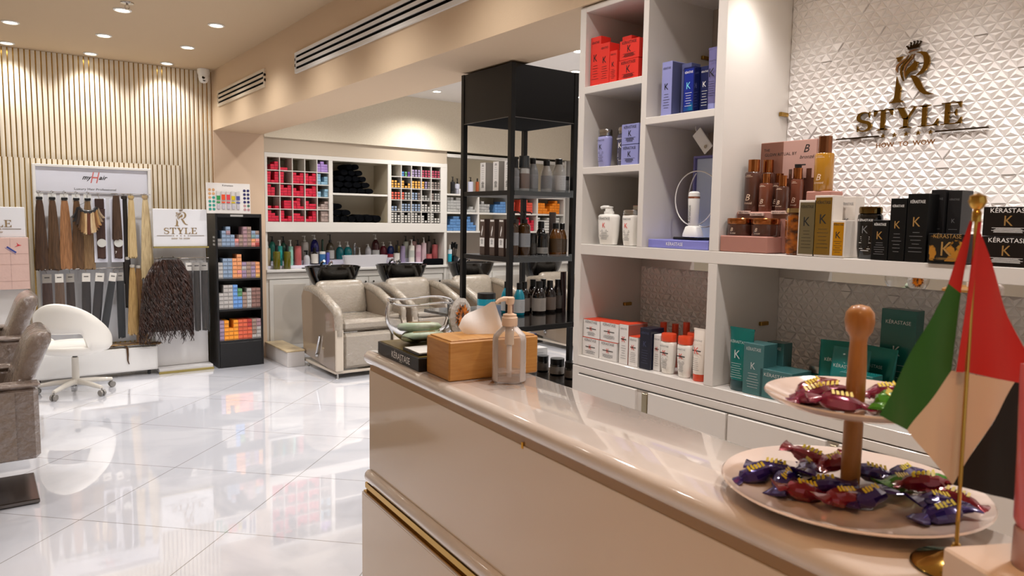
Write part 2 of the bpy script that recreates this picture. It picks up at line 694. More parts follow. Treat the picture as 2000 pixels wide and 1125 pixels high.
YE = -.35
TOPZ = 2.368
b = ubox(XF, XB + .02, 2.300, 2.336, .884, TOPZ)
b.build('upright_panel', WHITE_PAINT, t)
for a in (ubox(XF, XB, 1.953, 1.980, 1.4002, TOPZ), ubox(XF, XB, 1.596, 1.635, 1.4002, TOPZ), ubox(XF, XB, YE, YE + .03, 1.4002, TOPZ), ubox(XF, XB, 1.596, 1.635, .9262, 1.3568), ubox(XF, XB, YE, YE + .03, .9262, 1.3568)):
    a.build('upright_panel', WHITE_PAINT, t)
for nm, bx in (('main', ubox(XF, XB, YE, 2.302, 1.357, 1.400)), ('low', ubox(XF, XB, YE, 2.302, .884, .926)),
               ('a', ubox(XF, XB, 1.979, 2.301, 2.018, 2.046)), ('b', ubox(XF, XB, 1.979, 2.301, 1.690, 1.717)),
               ('c', ubox(XF, XB, 1.634, 1.954, 1.861, 1.887)), ('top', ubox(XF, XB, 1.596, 2.301, 2.345, TOPZ))):
    bx.build('shelf', WHITE_PAINT, t)
ubox(XB, XB + .018, 1.596, 2.336, 1.38, TOPZ).build('back_panel', WHITE_BACK, t)
ubox(XF, XB, YE, 2.336, 0, .880, .002).build('base_cabinet', WHITE_PAINT, t)
for y0, y1 in ((1.949, 2.287), (1.526, 1.885), (1.160, 1.517), (.735, 1.120), (.30, .727), (-.33, .29)):
    d = B(-.012, .004, ys(y0) - UY, ys(y1) - UY, .08, zs_(.848), .002).build('door', WHITE_PAINT, t)
for y0, y1 in ((1.893, 1.921), (1.128, 1.150)):
    B(-.008, .003, ys(y0) - UY, ys(y1) - UY, .3, zs_(.840), .002).build('door_handle', mat('champagne_metal', 'a79d86', .3, .8), t)
B(-.003, -.0005, ys(-.33) - UY, ys(2.29) - UY, zs_(.849), zs_(.852)).build('shadow_gap', BLACKP, t)

# relief wall of raised triangles
RELIEF = mat('white_relief_gloss', 'efecea', .12, coat=.7, coat_rough=.05)


def relief(y0, y1, z0, z1, xb, s=.0385, h=.0255, d=.0085, seed=3):
    """raised triangular pyramids on the plane x = xb, facing -x"""
    rd = random.Random(seed)
    b = MB()
    nr = int((z1 - z0) / h)
    h = (z1 - z0) / nr
    for r in range(nr):
        za, zb = z0 + r * h, z0 + (r + 1) * h
        off = (r % 2) * s / 2
        y = y1 + off
        while y > y0 - s:
            for kind in (0, 1):
                if kind == 0:
                    p = [(y, za), (y - s, za), (y - s / 2, zb)]
                    cz = za + h * .36
                    cy = y - s / 2
                else:
                    p = [(y - s / 2, zb), (y - s * 1.5, zb), (y - s, za)]
                    cz = zb - h * .36
                    cy = y - s
                if any(q[0] > y1 + .001 or q[0] < y0 - .001 for q in p):
                    p = [(min(max(q[0], y0), y1), q[1]) for q in p]
                    cy = sum(q[0] for q in p) / 3
                    if max(q[0] for q in p) - min(q[0] for q in p) < .004:
                        continue
                g = .0013
                c = (sum(q[0] for q in p) / 3, sum(q[1] for q in p) / 3)
                pi = [(q[0] + (c[0] - q[0]) * .09, q[1] + (c[1] - q[1]) * .09) for q in p]
                k = len(b.v)
                vs = [(xb, q[0], q[1]) for q in p] + [(xb - g, q[0], q[1]) for q in pi]
                if rd.random() < .035:
                    vs = [(xb, q[0], q[1]) for q in p] + [(xb - d * .9, q[0], q[1]) for q in pi]
                    fs = [(3, 4, 5)]
                else:
                    vs.append((xb - d, cy, cz))
                    fs = [(3, 4, 6), (4, 5, 6), (5, 3, 6)]
                fs += [(0, 1, 4, 3), (1, 2, 5, 4), (2, 0, 3, 5)]
                b.add(vs, fs)
            y -= s
    return b


b = relief(ys(YE + .03), ys(1.595), zs_(1.402), zs_(2.366), XB)
b.xf(Matrix.Translation((-UX, -UY, 0)))
b.build('relief_panel', RELIEF, t, smooth=0)
ubox(XB, XB + .018, YE, 1.597, 1.38, TOPZ).build('back_panel', RELIEF, t)
ubox(XB, XB + .018, YE, 2.336, .884, 1.38).build('back_panel', RELIEF, t)
for y0, y1 in ((YE + .03, 1.595), (1.636, 2.299)):
    b = relief(ys(y0), ys(y1), zs_(.928), zs_(1.297), XB, seed=int(y1 * 10))
    b.xf(Matrix.Translation((-UX, -UY, 0)))
    b.build('relief_panel', RELIEF, t, smooth=0)
    B(XB - .004 - UX, XB - UX, ys(y0) - UY, ys(y1) - UY, zs_(1.298), zs_(1.356)).build('mirror_strip', MIRROR, t)
for y, z, x in ((1.596, 1.893, 2.385), (1.596, 1.131, 2.325), (2.300, 1.131, 2.33), (1.953, 2.150, 2.375)):
    B(x * SC - UX - .022, x * SC - UX + .022, ys(y) - UY - .012, ys(y) - UY, zs_(z) - .007, zs_(z) + .007, .002).build('clip', BRASS, t)


# ---------------------------------------------------------------- gold R STYLE sign
def arc(cx, cz, rx, rz, a0, a1, n, w0, w1, wm=None):
    out = []
    for i in range(n + 1):
        u = i / n
        a = math.radians(a0 + (a1 - a0) * u)
        w = w0 + (w1 - w0) * u
        if wm is not None:
            w = w + (wm - (w0 + w1) / 2) * math.sin(PI * u)
        out.append((cx + rx * math.cos(a), cz + rz * math.sin(a), w))
    return out


def serif_glyph(ch, y0, y1, thick=.145, thin=.05):
    """roman capitals of height 1, left edge at 0; returns builder and advance"""
    b = MB()

    def bar(x0, x1, z0, z1):
        b.box(x0, x1, y0, y1, z0, z1)

    def foot(x, z, w=.40, up=1):
        b.prism([(x - w / 2, z), (x + w / 2, z), (x + w / 2, z + .03 * up), (x + thick / 2, z + .09 * up), (x - thick / 2, z + .09 * up), (x - w / 2, z + .03 * up)], y0, y1)
    if ch == 'S':
        path = arc(.30, .735, .21, .22, 35, 100, 6, .04, .08) + arc(.29, .735, .20, .22, 110, 225, 8, .09, .14) + [(.28, .50, .155)] + arc(.30, .26, .22, .23, 55, -60, 9, .15, .10) + arc(.29, .27, .22, .235, -75, -150, 6, .08, .04)
        b.strip(path, y0, y1)
        b.prism([(.475, .98), (.50, .98), (.50, .68), (.475, .70), (.44, .85)], y0, y1)
        b.prism([(.065, .02), (.09, .02), (.13, .15), (.09, .31), (.065, .33)], y0, y1)
        return b, .60
    if ch == 'T':
        bar(.32 - thick / 2, .32 + thick / 2, .03, .97)
        bar(.0, .64, .94, 1.0)
        foot(.32, 0)
        b.prism([(0, 1), (0, .70), (.03, .70), (.12, .92), (.16, .96)], y0, y1)
        b.prism([(.64, 1), (.64, .70), (.61, .70), (.52, .92), (.48, .96)], y0, y1)
        return b, .70
    if ch == 'Y':
        b.prism([(.06, .98), (.26, .98), (.43, .50), (.43, .40), (.25, .45)], y0, y1)
        b.prism([(.60, .98), (.67, .98), (.43, .42), (.38, .50)], y0, y1)
        bar(.35 - thick / 2, .35 + thick / 2, .03, .48)
        foot(.35, 0)
        bar(-.02, .34, .96, 1.0)
        bar(.50, .76, .96, 1.0)
        return b, .74
    if ch == 'L':
        bar(.16 - thick / 2, .16 + thick / 2, .03, .97)
        foot(.16, 1, .36, -1)
        bar(-.02, .58, 0, .055)
        b.prism([(.60, .0), (.60, .32), (.57, .32), (.48, .10), (.40, .045)], y0, y1)
        return b, .66
    if ch == 'E':
        bar(.16 - thick / 2, .16 + thick / 2, .02, .98)
        bar(-.02, .56, 0, .05)
        bar(-.02, .54, .95, 1.0)
        bar(.2, .42, .49, .54)
        b.prism([(.60, .0), (.60, .30), (.57, .30), (.48, .09), (.40, .045)], y0, y1)
        b.prism([(.57, 1), (.57, .73), (.54, .73), (.46, .91), (.38, .955)], y0, y1)
        b.prism([(.45, .66), (.45, .37), (.42, .37), (.37, .50), (.37, .53), (.42, .66)], y0, y1)
        return b, .64


def star_poly(cx, cz, r):
    return [(cx + (r if k % 2 == 0 else r * .4) * math.sin(PI * k / 5), cz + (r if k % 2 == 0 else r * .4) * math.cos(PI * k / 5)) for k in range(10)]


def style_logo(parent, k, mg, mb, mh, y0=-.006, y1=0.0):
    """the crowned R over STYLE, a rule with five stars and HOW TO WOW; k = size, STYLE is .34 k wide, centred on x=0, STYLE baseline z=0"""
    x = -.169 * k
    for ch in 'STYLE':
        b, adv = serif_glyph(ch, y0, y1)
        b.xf(Matrix.Translation((x, 0, 0)) @ Matrix.Diagonal((.096 * k, 1, .066 * k, 1)))
        b.build('lettering', mg, parent, smooth=30)
        x += (.096 * adv + .0035) * k
    for s in (-1, 1):
        B(min(s * .088, s * .235) * k, max(s * .088, s * .235) * k, y0, y1, -.0205 * k, -.016 * k).build('rule', mb, parent)
    for i in range(5):
        MB().prism(star_poly((i - 2) * .037 * k, -.0185 * k, .0078 * k), y0, y1).build('star', mg, parent, smooth=0)
    letter(parent, 'HOW  TO  WOW', .0150 * k, (0, y0 - .001, -.056 * k), mh, w=.185 * k, bold=.03)

    def c(px, py):
        """drawing units of the emblem to sign units"""
        return ((px - 640) / 2840 * k, (855 - .084 * (px - 640) - py) / 2736 * k)

    def poly(*pts):
        return [c(*p) for p in pts]

    def stroke(*pts):
        return [c(px, py) + (w / 2790 * k,) for px, py, w in pts]
    MB().prism(poly((525, 408), (545, 462), (572, 506), (568, 560), (566, 600), (578, 617), (598, 624), (596, 632), (470, 640), (470, 632), (500, 620), (512, 600), (520, 520)), y0, y1).build('letter_stem', mg, parent, smooth=0)
    MB().prism(poly((505, 248), (572, 238), (556, 262), (535, 285), (524, 282), (520, 262)), y0, y1).build('letter_serif', mg, parent, smooth=0)
    MB().strip(stroke((690, 214, 5), (725, 216, 18), (760, 232, 38), (780, 270, 50), (782, 310, 50), (768, 350, 42), (742, 382, 30), (712, 400, 16), (696, 408, 4)), y0, y1).build('letter_bowl', mg, parent)
    MB().strip(stroke((652, 410, 14), (680, 425, 40), (705, 455, 52), (728, 495, 50), (752, 532, 42), (785, 558, 30), (815, 566, 20), (850, 568, 4)), y0, y1).build('letter_leg', mg, parent)
    for i, pts in enumerate((((618, 232, 3), (598, 262, 12), (556, 290, 16), (528, 315, 18), (518, 345, 16), (530, 374, 4)),
                             ((652, 226, 3), (628, 262, 12), (590, 292, 16), (566, 325, 18), (560, 370, 16), (570, 410, 14), (588, 452, 3)),
                             ((672, 224, 3), (655, 258, 10), (622, 290, 13), (598, 322, 13), (588, 360, 12), (596, 400, 10), (604, 430, 2)))):
        MB().strip(stroke(*pts), y0, y1).build('hair_stroke', mh if i != 1 else mg, parent)
    MB().prism(poly((676, 278), (690, 292), (712, 296), (702, 312), (706, 330), (694, 342), (692, 362), (668, 368), (640, 378), (618, 400), (604, 424), (600, 396), (606, 366), (622, 338), (650, 318), (664, 300)), y0, y1).build('face_profile', mg, parent, smooth=0)
    b = MB().prism(poly((612, 186), (600, 162), (612, 156), (626, 170), (632, 134), (650, 158), (660, 124), (672, 152), (692, 122), (690, 156), (718, 128), (704, 172)), y0, y1)
    for px, py in ((600, 158), (632, 130), (660, 121), (690, 120), (717, 125)):
        cx, cz = c(px, py)
        b.prism([(cx + .0024 * k * math.cos(q * PI / 4), cz + .0024 * k * math.sin(q * PI / 4)) for q in range(8)], y0, y1)
    b.build('crown', mb, parent, smooth=0)
    MB().strip(stroke((614, 212, 3), (640, 198, 9), (668, 192, 9), (696, 190, 3)), y0, y1).build('crown_band', mh, parent)


t = thing('wall_logo', 'gold wall sign of a crowned letter R above STYLE and HOW TO WOW', 'sign', (XB - .008, ys(1.160), zs_(1.808)), -PI / 2)
style_logo(t, SC, mat('sign_gold', 'a88238', .12, 1.0), mat('dark_gold_mirror', '4b3a24', .15, 1.0), mat('copper_gold', '7d542a', .4, .3), -.007, 0)

# ---------------------------------------------------------------- product builders (front of every product faces local -y)
XP = 2.07 * SC


def stand_at(name, label, cat, y, z, d, group=None, xf=None, rot=0.0):
    return thing(name, label, cat, ((XP if xf is None else xf * SC) + d * SC / 2, ys(y), zs_(z) + .0004), -PI / 2 + rot, group)


def carton(t, w, d, h, m, name='carton'):
    return B(-w / 2, w / 2, -d / 2, d / 2, 0, h, .0009).build(name, m, t)


def kbox(label, y, z, w, h, d, m, km, tm, xf=None, rot=0.0, lid=None, kpos=.55, brand=.86, pm=None, group=None, ks=.22, side=None, foil=None, bands=False):
    t = stand_at('product_box', label, 'box', y, z, d, group, xf, rot)
    w, h, d = w * SC, h * SC, d * SC
    c = carton(t, w, d, h, m)
    if lid:
        B(-w / 2 - .0003, w / 2 + .0003, -d / 2 - .0003, d / 2 + .0003, h - .0015, h + .0006, .0003).build('top_flap', lid, t)
    if side:
        B(w / 2 - .0004, w / 2 + .0004, -d / 2 + .001, d / 2 - .001, .001, h - .003).build('side_panel', side, t)
    if foil:
        B(-w / 2 + .004, w / 2 - .004, -d / 2 - .0006, -d / 2 + .001, .006, h - .006).build('foil_panel', foil, t)
    yy = -d / 2 - .0008
    if brand:
        letter(t, 'KÉRASTASE', min(.011, w * .16), (0, yy, h * brand), tm, w=w * .72)
    kh = min(h * ks, w * .5)
    letter(t, 'K', kh, (0, yy, h * kpos), km, name='emblem', w=kh * .72)
    if bands:
        B(-w * .30, w * .30, yy - .0003, yy + .0002, h * kpos + kh * .42, h * kpos + kh * .56).build('emblem_bar', BLACKPRINT, t)
    lines(t, w * .66, h * .12, h * (kpos - .06), 6, yy, pm or tm, seed=int(y * 1000))
    return t


def bain(label, y, z, w, h, m, capm, km, tm, xf=None, caph=.16, neck=False, pump=None, group=None, taper=.72, rot=0.0, capr=.46, cat='bottle', ell=.72, kn='K', bands=False, name='shampoo_bottle'):
    w, h = w * SC, h * SC
    d = w * ell
    t = stand_at(name, label, cat, y, z, d / SC, group, xf, rot)
    hb = h * (1 - caph)
    k = w / 2
    b = MB().super([(k * taper * .9, k * ell * taper * .9, 0), (k * taper, k * ell * taper, h * .01), (k * (taper + .12), k * ell * (taper + .15), hb * .25), (k * .96, k * ell, hb * .6), (k, k * ell, hb * .88), (k * .97, k * ell * .97, hb * .95), (k * .82, k * ell * .86, hb * .99), (k * .5, k * ell * .6, hb)], 28, e=2.3)
    b.build('bottle_body', m, t, smooth=50)
    cr = w * capr
    if pump:
        MB().lathe([(cr * .42, hb - .002), (cr * .42, hb + h * .07), (cr * .36, hb + h * .075)], 20).build('pump_collar', pump, t)
        MB().lathe([(cr * .34, hb + h * .07), (cr * .30, hb + h * .16), (cr * .34, hb + h * .165), (cr * .34, hb + h * .19), (cr * .2, hb + h * .20)], 18).tube([(0, 0, hb + h * .18), (-cr * .6, -.002, hb + h * .185), (-cr * .85, -.003, hb + h * .165)], cr * .13, 8).build('pump_head', pump, t)
    else:
        MB().super([(cr * .98, cr * .98 * (ell + .1), hb - .001), (cr, cr * (ell + .1), hb + .004), (cr, cr * (ell + .1), h - .004), (cr * .94, cr * .94 * (ell + .1), h)], 28, e=2.1).build('cap', capm, t, smooth=50)
    yy = -d / 2 - .0006
    letter(t, 'KÉRASTASE', w * .095, (0, yy - .0006, hb * .82), tm, w=w * .62)
    letter(t, kn, hb * .17, (0, yy - .0006, hb * .56), km, name='emblem', w=hb * .13)
    if bands:
        B(-w * .3, w * .3, yy - .001, yy - .0005, hb * .62, hb * .65).build('emblem_bar', BLACKPRINT, t)
    lines(t, w * .5, hb * .16, hb * .50, 8, yy - .0004 + .002, tm, seed=int(y * 999))
    return t


def squeeze(label, y, z, w, h, m, capm, km, tm, xf=None, caph=.12, group=None, d=.045, rot=0.0, ks=.14, brand='KÉRASTASE', bands=False, name='squeeze_tube'):
    w, h, d = w * SC, h * SC, d * SC
    t = stand_at(name, label, 'tube', y, z, d / SC, group, xf, rot)
    hc = h * caph
    MB().super([(w * .36, d / 2 * .95, 0), (w * .37, d / 2, .002), (w * .37, d / 2, hc)], 24).build('cap', capm, t)
    MB().super([(w * .38, d / 2, hc + .0005), (w * .40, d / 2, hc + h * .1), (w * .44, d / 2 * .8, h * .5), (w * .48, d / 2 * .38, h * .84), (w / 2, .0015, h * .97), (w / 2, .001, h)], 28).build('tube_body', m, t, smooth=60)
    B(-w / 2, w / 2, -.0016, .0016, h * .965, h).build('crimp', m, t)

    def yat(u):
        return -d / 2 * (1 - max(0, u - .35) * 1.05) - .0012
    letter(t, brand, w * .10, (0, yat(.78) - .003, h * .76), tm, w=w * .66)
    letter(t, 'K', h * ks, (0, yat(.55) - .002, h * .52), km, name='emblem', w=h * ks * .75)
    if bands:
        B(-w * .3, w * .3, yat(.6) - .0025, yat(.6) - .002, h * .57, h * .59).build('emblem_bar', BLACKPRINT, t)
    lines(t, w * .55, h * .2, h * .46, 7, yat(.35) - .001, tm, seed=int(y * 999))
    return t


# ---- top left compartment: red range
kbox('tallest red product box at the left end of the top shelf, black K', 2.261, 2.0465, .060, .197, .055, RED, BLACKPRINT, BLACKPRINT, kpos=.50)
kbox('second tall red product box from the left on the top shelf', 2.203, 2.0465, .054, .162, .055, RED, BLACKPRINT, BLACKPRINT, kpos=.52, ks=.26, xf=2.066)
kbox('small red product box in front, third from the left on the top shelf', 2.155, 2.0465, .040, .124, .042, RED, BLACKPRINT, BLACKPRINT, kpos=.50, ks=.28, xf=2.068)
kbox('red product box standing behind the small red one on the top shelf', 2.150, 2.0465, .052, .190, .052, RED, BLACKPRINT, BLACKPRINT, xf=2.135)
kbox('upper of two stacked square red boxes on the top shelf', 2.075, 2.1265, .105, .074, .10, RED, BLACKPRINT, BLACKPRINT, xf=2.075, kpos=.38, ks=.36, brand=.80)
kbox('lower of two stacked square red boxes on the top shelf', 2.075, 2.0465, .105, .078, .10, RED, BLACKPRINT, BLACKPRINT, xf=2.073, kpos=.38, ks=.36, brand=.80)
t = stand_at('perfume_vial', 'slim black and silver vial at the right end of the top red shelf', 'bottle', 2.003, 2.0465, .022, xf=2.09)
MB().lathe([(.0095, 0), (.0105, .003), (.0105, .10), (.009, .105), (.001, .105)], 18).build('bottle_body', BLACKG, t)
MB().lathe([(.010, .105), (.010, .155), (.001, .156)], 18).build('cap', SILVER, t)
# ---- blue-violet range, right compartment
LAV = mat('lavender_card', '8f93c9', .4, coat=.2)
LAVD = mat('dark_lavender_side', '5a5f88', .4)
LAVB = mat('lavender_plastic', '9c9ed2', .28, coat=.4)
NAVY = mat('navy_foil', '1d2a6b', .18, .5, coat=.6)
HOLO = mat('blue_holographic', '2440c4', .15, .6, coat=.8, noise=(9, '12b5d8', (1, 1, 1), .55, .75))
kbox('lavender product box on the right upper shelf, nearest the middle divider', 1.872, 1.888, .049, .195, .085, LAV, BLACKPRINT, BLACKPRINT, kpos=.48, side=LAVD)
kbox('lavender product box standing second, behind the pale lavender one', 1.815, 1.888, .045, .185, .05, LAVD, BLACKPRINT, BLACKPRINT, xf=2.11)
kbox('shiny dark blue holographic product box on the right upper shelf', 1.768, 1.888, .050, .160, .075, NAVY, mat('cyan_print', '7fd6e8', .3), WHITEPRINT, kpos=.52, foil=HOLO)
kbox('dark navy product box behind the holographic one', 1.722, 1.888, .040, .160, .05, mat('navy_card', '20264f', .4), WHITEPRINT, WHITEPRINT, xf=2.10)
squeeze('lavender squeeze tube standing on its cap at the right end of the upper shelf', 1.668, 1.888, .060, .215, mat('lavender_metallic', '8583bd', .22, .55), LAV, BLACKPRINT, BLACKPRINT, caph=.10, d=.035)
# ---- lavender pair left
DKPL = mat('smoked_plastic', '4b4a5c', .2, coat=.5)
bain('lavender shampoo bottle with chrome cap, left end of the second shelf', 2.222, 1.7175, .068, .152, LAVB, SILVER, BLACKPRINT, BLACKPRINT, xf=2.075, taper=.78)
bain('smoky grey shampoo bottle with chrome cap beside the lavender bottle', 2.135, 1.7175, .062, .156, DKPL, SILVER, WHITEPRINT, WHITEPRINT, xf=2.10, taper=.85)
kbox('upper of two stacked lavender jar boxes beside the shampoo bottles', 2.052, 1.7975, .092, .078, .09, LAV, BLACKPRINT, BLACKPRINT, kpos=.4, ks=.3, brand=.78)
kbox('lower of two stacked lavender jar boxes beside the shampoo bottles', 2.052, 1.7175, .092, .0775, .09, LAV, BLACKPRINT, BLACKPRINT, kpos=.4, ks=.3, brand=.78)
# ---- white and pink, third shelf left
WBOT = mat('white_bottle', 'efece6', .25, coat=.4)
PINKC = mat('pale_pink_card', 'e6b9b2', .45)
t = bain('large white pump bottle with red K on the third shelf', 2.190, 1.4005, .112, .160, WBOT, WHITEP, REDPRINT, BLACKPRINT, xf=2.075, pump=WHITEP, taper=.78, caph=.22, ell=.5)
bain('white shampoo bottle with red K and chrome cap on the third shelf', 2.063, 1.4005, .078, .142, WBOT, SILVER, REDPRINT, BLACKPRINT, xf=2.075, taper=.8, caph=.12)
t = stand_at('product_box', 'tall white and pink product box at the back of the third shelf', 'box', 2.046, 1.4005, .06, xf=2.19)
carton(t, .11, .055, .235, WBOT)
B(-.0552, .0552, -.0282, -.026, .175, .225).build('pink_panel', PINKC, t)
lines(t, .07, .07, .16, 7, -.029, GREYP)
kbox('short pink-topped white product box behind the white shampoo bottle', 2.04, 1.4005, .085, .160, .05, WBOT, REDPRINT, BLACKPRINT, xf=2.13, brand=.82, foil=None, lid=PINKC)
# ---- steam wand display
t = stand_at('wand_stand', 'lavender display tray with tall framed card behind the white steam wand', 'display stand', 1.797, 1.4005, .20, xf=2.07)
B(-.135, .135, -.095, .095, 0, .030, .002).build('tray', mat('periwinkle_card', '8385cf', .35, coat=.2), t)
letter(t, 'KÉRASTASE', .012, (-.01, -.0960, .010), WHITEPRINT, w=.075)
B(-.070, .130, .080, .090, .030, .325, .002).build('back_card', mat('sky_blue_card', 'c3d3ea', .35), t)
b = B(-.078, -.0705, .070, .092, .030, .333)
b.box(-.0705, .130, .070, .092, .3255, .333)
b.build('card_frame', mat('violet_edge', '7c78b5', .4), t)
B(-.060, .050, -.050, .035, .0305, .040, .003).build('black_base', BLACKG, t)
t2 = thing('steam_wand', 'white handheld steam wand with rose gold ring standing in its dock', 'appliance', (2.135 * SC, ys(1.778), zs_(1.4445)), -PI / 2)
MB().super([(.036, .026, 0), (.036, .026, .008), (.026, .021, .034), (.020, .018, .038)], 24, e=3.2).build('dock', WHITEP, t2)
MB().lathe([(.014, .030), (.0175, .036), (.0200, .128), (.0200, .134)], 24).build('handle', WHITEP, t2)
MB().lathe([(.0203, .134), (.0203, .140), (.0195, .141)], 24).build('ring', mat('rose_gold', 'c98e77', .2, 1.0), t2)
MB().lathe([(.0198, .141), (.0195, .153), (.014, .158), (.001, .159)], 24).build('nozzle', WHITEP, t2)
o = letter(t2, 'Kérastase', .012, (.003, -.0206, .080), BLACKPRINT, w=.060)
o.rotation_euler = (0, -PI / 2, 0)
CORD = mat('white_cord', 'e9e7e4', .3)
pts = []
for i in range(70):
    u = i / 69
    a = math.radians(120 + 600 * u)
    r = .098 + .017 * math.sin(a * 1.3 + 1)
    pts.append((-.014 + r * math.cos(a) * .88, .010 + .022 * math.sin(a * .5), .148 + r * math.sin(a) * 1.02))
o = MB().tube(pts, .0022, 8).build('power_cord', CORD, None, loc=(2.175 * SC, ys(1.775), zs_(1.4445)))
o.rotation_euler.z = -PI / 2
tag(o, 'white looped power cord coiled behind the steam wand', 'cord')
t3 = thing('security_tag', 'white hanging security tag above the steam wand card', 'tag', (2.19 * SC, ys(1.795), zs_(1.80)), -PI / 2)
b = B(-.022, .022, -.003, .003, -.045, .045, .003)
b.xf(Matrix.Rotation(math.radians(-40), 4, 'Y'))
b.build('tag_body', WHITEP, t3)
MB().lathe([(.001, 0), (.006, 0), (.006, .003), (.001, .003)], 16).xf(Matrix.Translation((.018, -.0035, -.022)) @ Matrix.Rotation(PI / 2, 4, 'X')).build('rivet', CHROME, t3)
MB().tube([(-.028, 0, .034), (-.035, .002, .046), (-.036, .004, .054)], .0010, 6).build('cord', CORD, t3)
# ---- lower left bay: white and orange-red range
WC = mat('white_card', 'e9e6e3', .4, coat=.2)
OR = mat('orange_red_plastic', 'de4b28', .3, coat=.3)
ORC = mat('orange_red_card', 'd9472a', .45)
SIDE = mat('terracotta_side', 'a9685a', .5)
Z0 = .9265
kbox('upper left of four white red-topped square boxes on the bottom shelf', 2.245, Z0 + .0795, .098, .076, .09, WC, REDPRINT, GREYP, lid=ORC, kpos=.38, ks=.26, brand=.80, bands=True)
kbox('lower left of four white red-topped square boxes on the bottom shelf', 2.248, Z0, .098, .078, .09, WC, REDPRINT, GREYP, lid=ORC, kpos=.38, ks=.26, brand=.80, bands=True)
kbox('upper right of four white red-topped square boxes on the bottom shelf', 2.137, Z0 + .0795, .102, .078, .09, WC, REDPRINT, GREYP, lid=ORC, kpos=.38, ks=.26, brand=.80, bands=True)
kbox('lower right of four white red-topped square boxes on the bottom shelf', 2.142, Z0, .102, .078, .09, WC, REDPRINT, GREYP, lid=ORC, kpos=.38, ks=.26, brand=.80, bands=True)
kbox('tall slim white box with terracotta side and red top on the bottom shelf', 2.053, Z0, .048, .162, .11, WC, REDPRINT, GREYP, lid=ORC, side=SIDE, bands=True, ks=.16)
kbox('short slim white box with red top beside the tall slim one', 2.000, Z0, .048, .118, .06, WC, REDPRINT, GREYP, lid=ORC, side=WC, bands=True, ks=.18)
kbox('dark navy product box between white boxes and bottles on the bottom shelf', 1.937, Z0, .055, .160, .075, mat('midnight_card', '14172c', .3, coat=.3), mat('slate_print', '4a5070', .4), mat('slate_print', '4a5070', .4), ks=.14)
kbox('narrow white box directly right of the dark navy box', 1.889, Z0, .034, .140, .05, WC, REDPRINT, GREYP, bands=True, ks=.16, xf=2.085)
bain('white bottle with orange-red cap, left of the front pair on the bottom shelf', 1.838, Z0, .066, .152, WBOT, OR, REDPRINT, BLACKPRINT, taper=.76, caph=.18, bands=True)
bain('white bottle with orange-red cap, right of the front pair on the bottom shelf', 1.757, Z0, .064, .152, WBOT, OR, REDPRINT, BLACKPRINT, taper=.74, caph=.18, bands=True)
squeeze('cream tube with orange-red base cap, second from the right on the bottom shelf', 1.688, Z0, .062, .190, mat('cream_tube', 'efe6dc', .3, coat=.3), OR, REDPRINT, GREYP, bands=True, caph=.13)
squeeze('cream tube with orange-red base cap, half hidden by the divider', 1.666, Z0, .05, .195, mat('cream_tube', 'efe6dc', .3), OR, REDPRINT, GREYP, bands=True, caph=.13, xf=2.125)
for y, x, h, lb in ((1.935, 2.155, .178, 'leftmost small clear serum bottle with orange-red cap behind the white bottles'), (1.905, 2.19, .172, 'middle small clear serum bottle with orange-red cap behind the white bottles'),
                    (1.845, 2.185, .186, 'rightmost small clear serum bottle with orange-red cap behind the white bottles')):
    t = stand_at('serum_bottle', lb, 'bottle', y, Z0, .03, xf=x)
    MB().lathe([(.013, 0), (.014, .002), (.014, h * SC * .66), (.009, h * SC * .72)], 16).build('bottle_body', mat('red_serum_glass', 'c97a6a', .1, coat=.5), t)
    MB().lathe([(.0125, h * SC * .72), (.0125, h * SC), (.001, h * SC)], 16).build('cap', OR, t)
t = bain('white orange-capped bottle standing behind the front pair', 1.775, Z0, .06, .158, WBOT, OR, REDPRINT, BLACKPRINT, taper=.76, caph=.18, bands=True, xf=2.14)
t = bain('cream pump bottle with orange-red cap behind the cream tubes', 1.695, Z0, .055, .225, WBOT, OR, REDPRINT, BLACKPRINT, taper=.8, caph=.16, bands=True, xf=2.15, capr=.3)

# ---- lower right bay: teal range
TEAL = mat('teal_plastic', '0e6e6c', .25, coat=.5)
TEALM = mat('teal_metallic', '117a76', .25, .5, coat=.4)
TEALC = mat('grey_teal_card', '3c6a6b', .35, coat=.3)
TEALD = mat('deep_teal', '073f44', .3, coat=.4)
SILP = mat('silver_print', 'c9cfcf', .35, .3)
squeeze('teal squeeze tube standing at the left end of the bottom right shelf', 1.514, Z0, .098, .215, TEALM, TEALD, SILP, SILP, caph=.17, d=.05, xf=2.07)
kbox('tall grey-teal product box beside the teal squeeze tube', 1.448, Z0, .078, .172, .075, TEALC, SILP, SILP, ks=.14, kpos=.5)
kbox('narrow teal product box behind the tall grey-teal one', 1.425, Z0, .065, .172, .05, TEALC, SILP, SILP, xf=2.155)
kbox('square teal jar box in front of the plate on the bottom right shelf', 1.362, Z0, .118, .095, .11, TEALC, SILP, SILP, ks=.28, kpos=.34, brand=.76)
t = stand_at('product_jar', 'round teal jar with silver lid behind the square teal box', 'jar', 1.30, Z0, .07, xf=2.20)
MB().lathe([(.036, 0), (.038, .003), (.038, .075), (.034, .08)], 28).build('jar_body', TEALM, t)
MB().lathe([(.038, .081), (.039, .085), (.037, .102), (.030, .105), (.001, .105)], 28).build('lid', mat('satin_silver', 'b9b6b2', .3, .9), t)
letter(t, 'KÉRASTASE', .008, (0, -.0385, .055), SILP, w=.045, bend=.039)


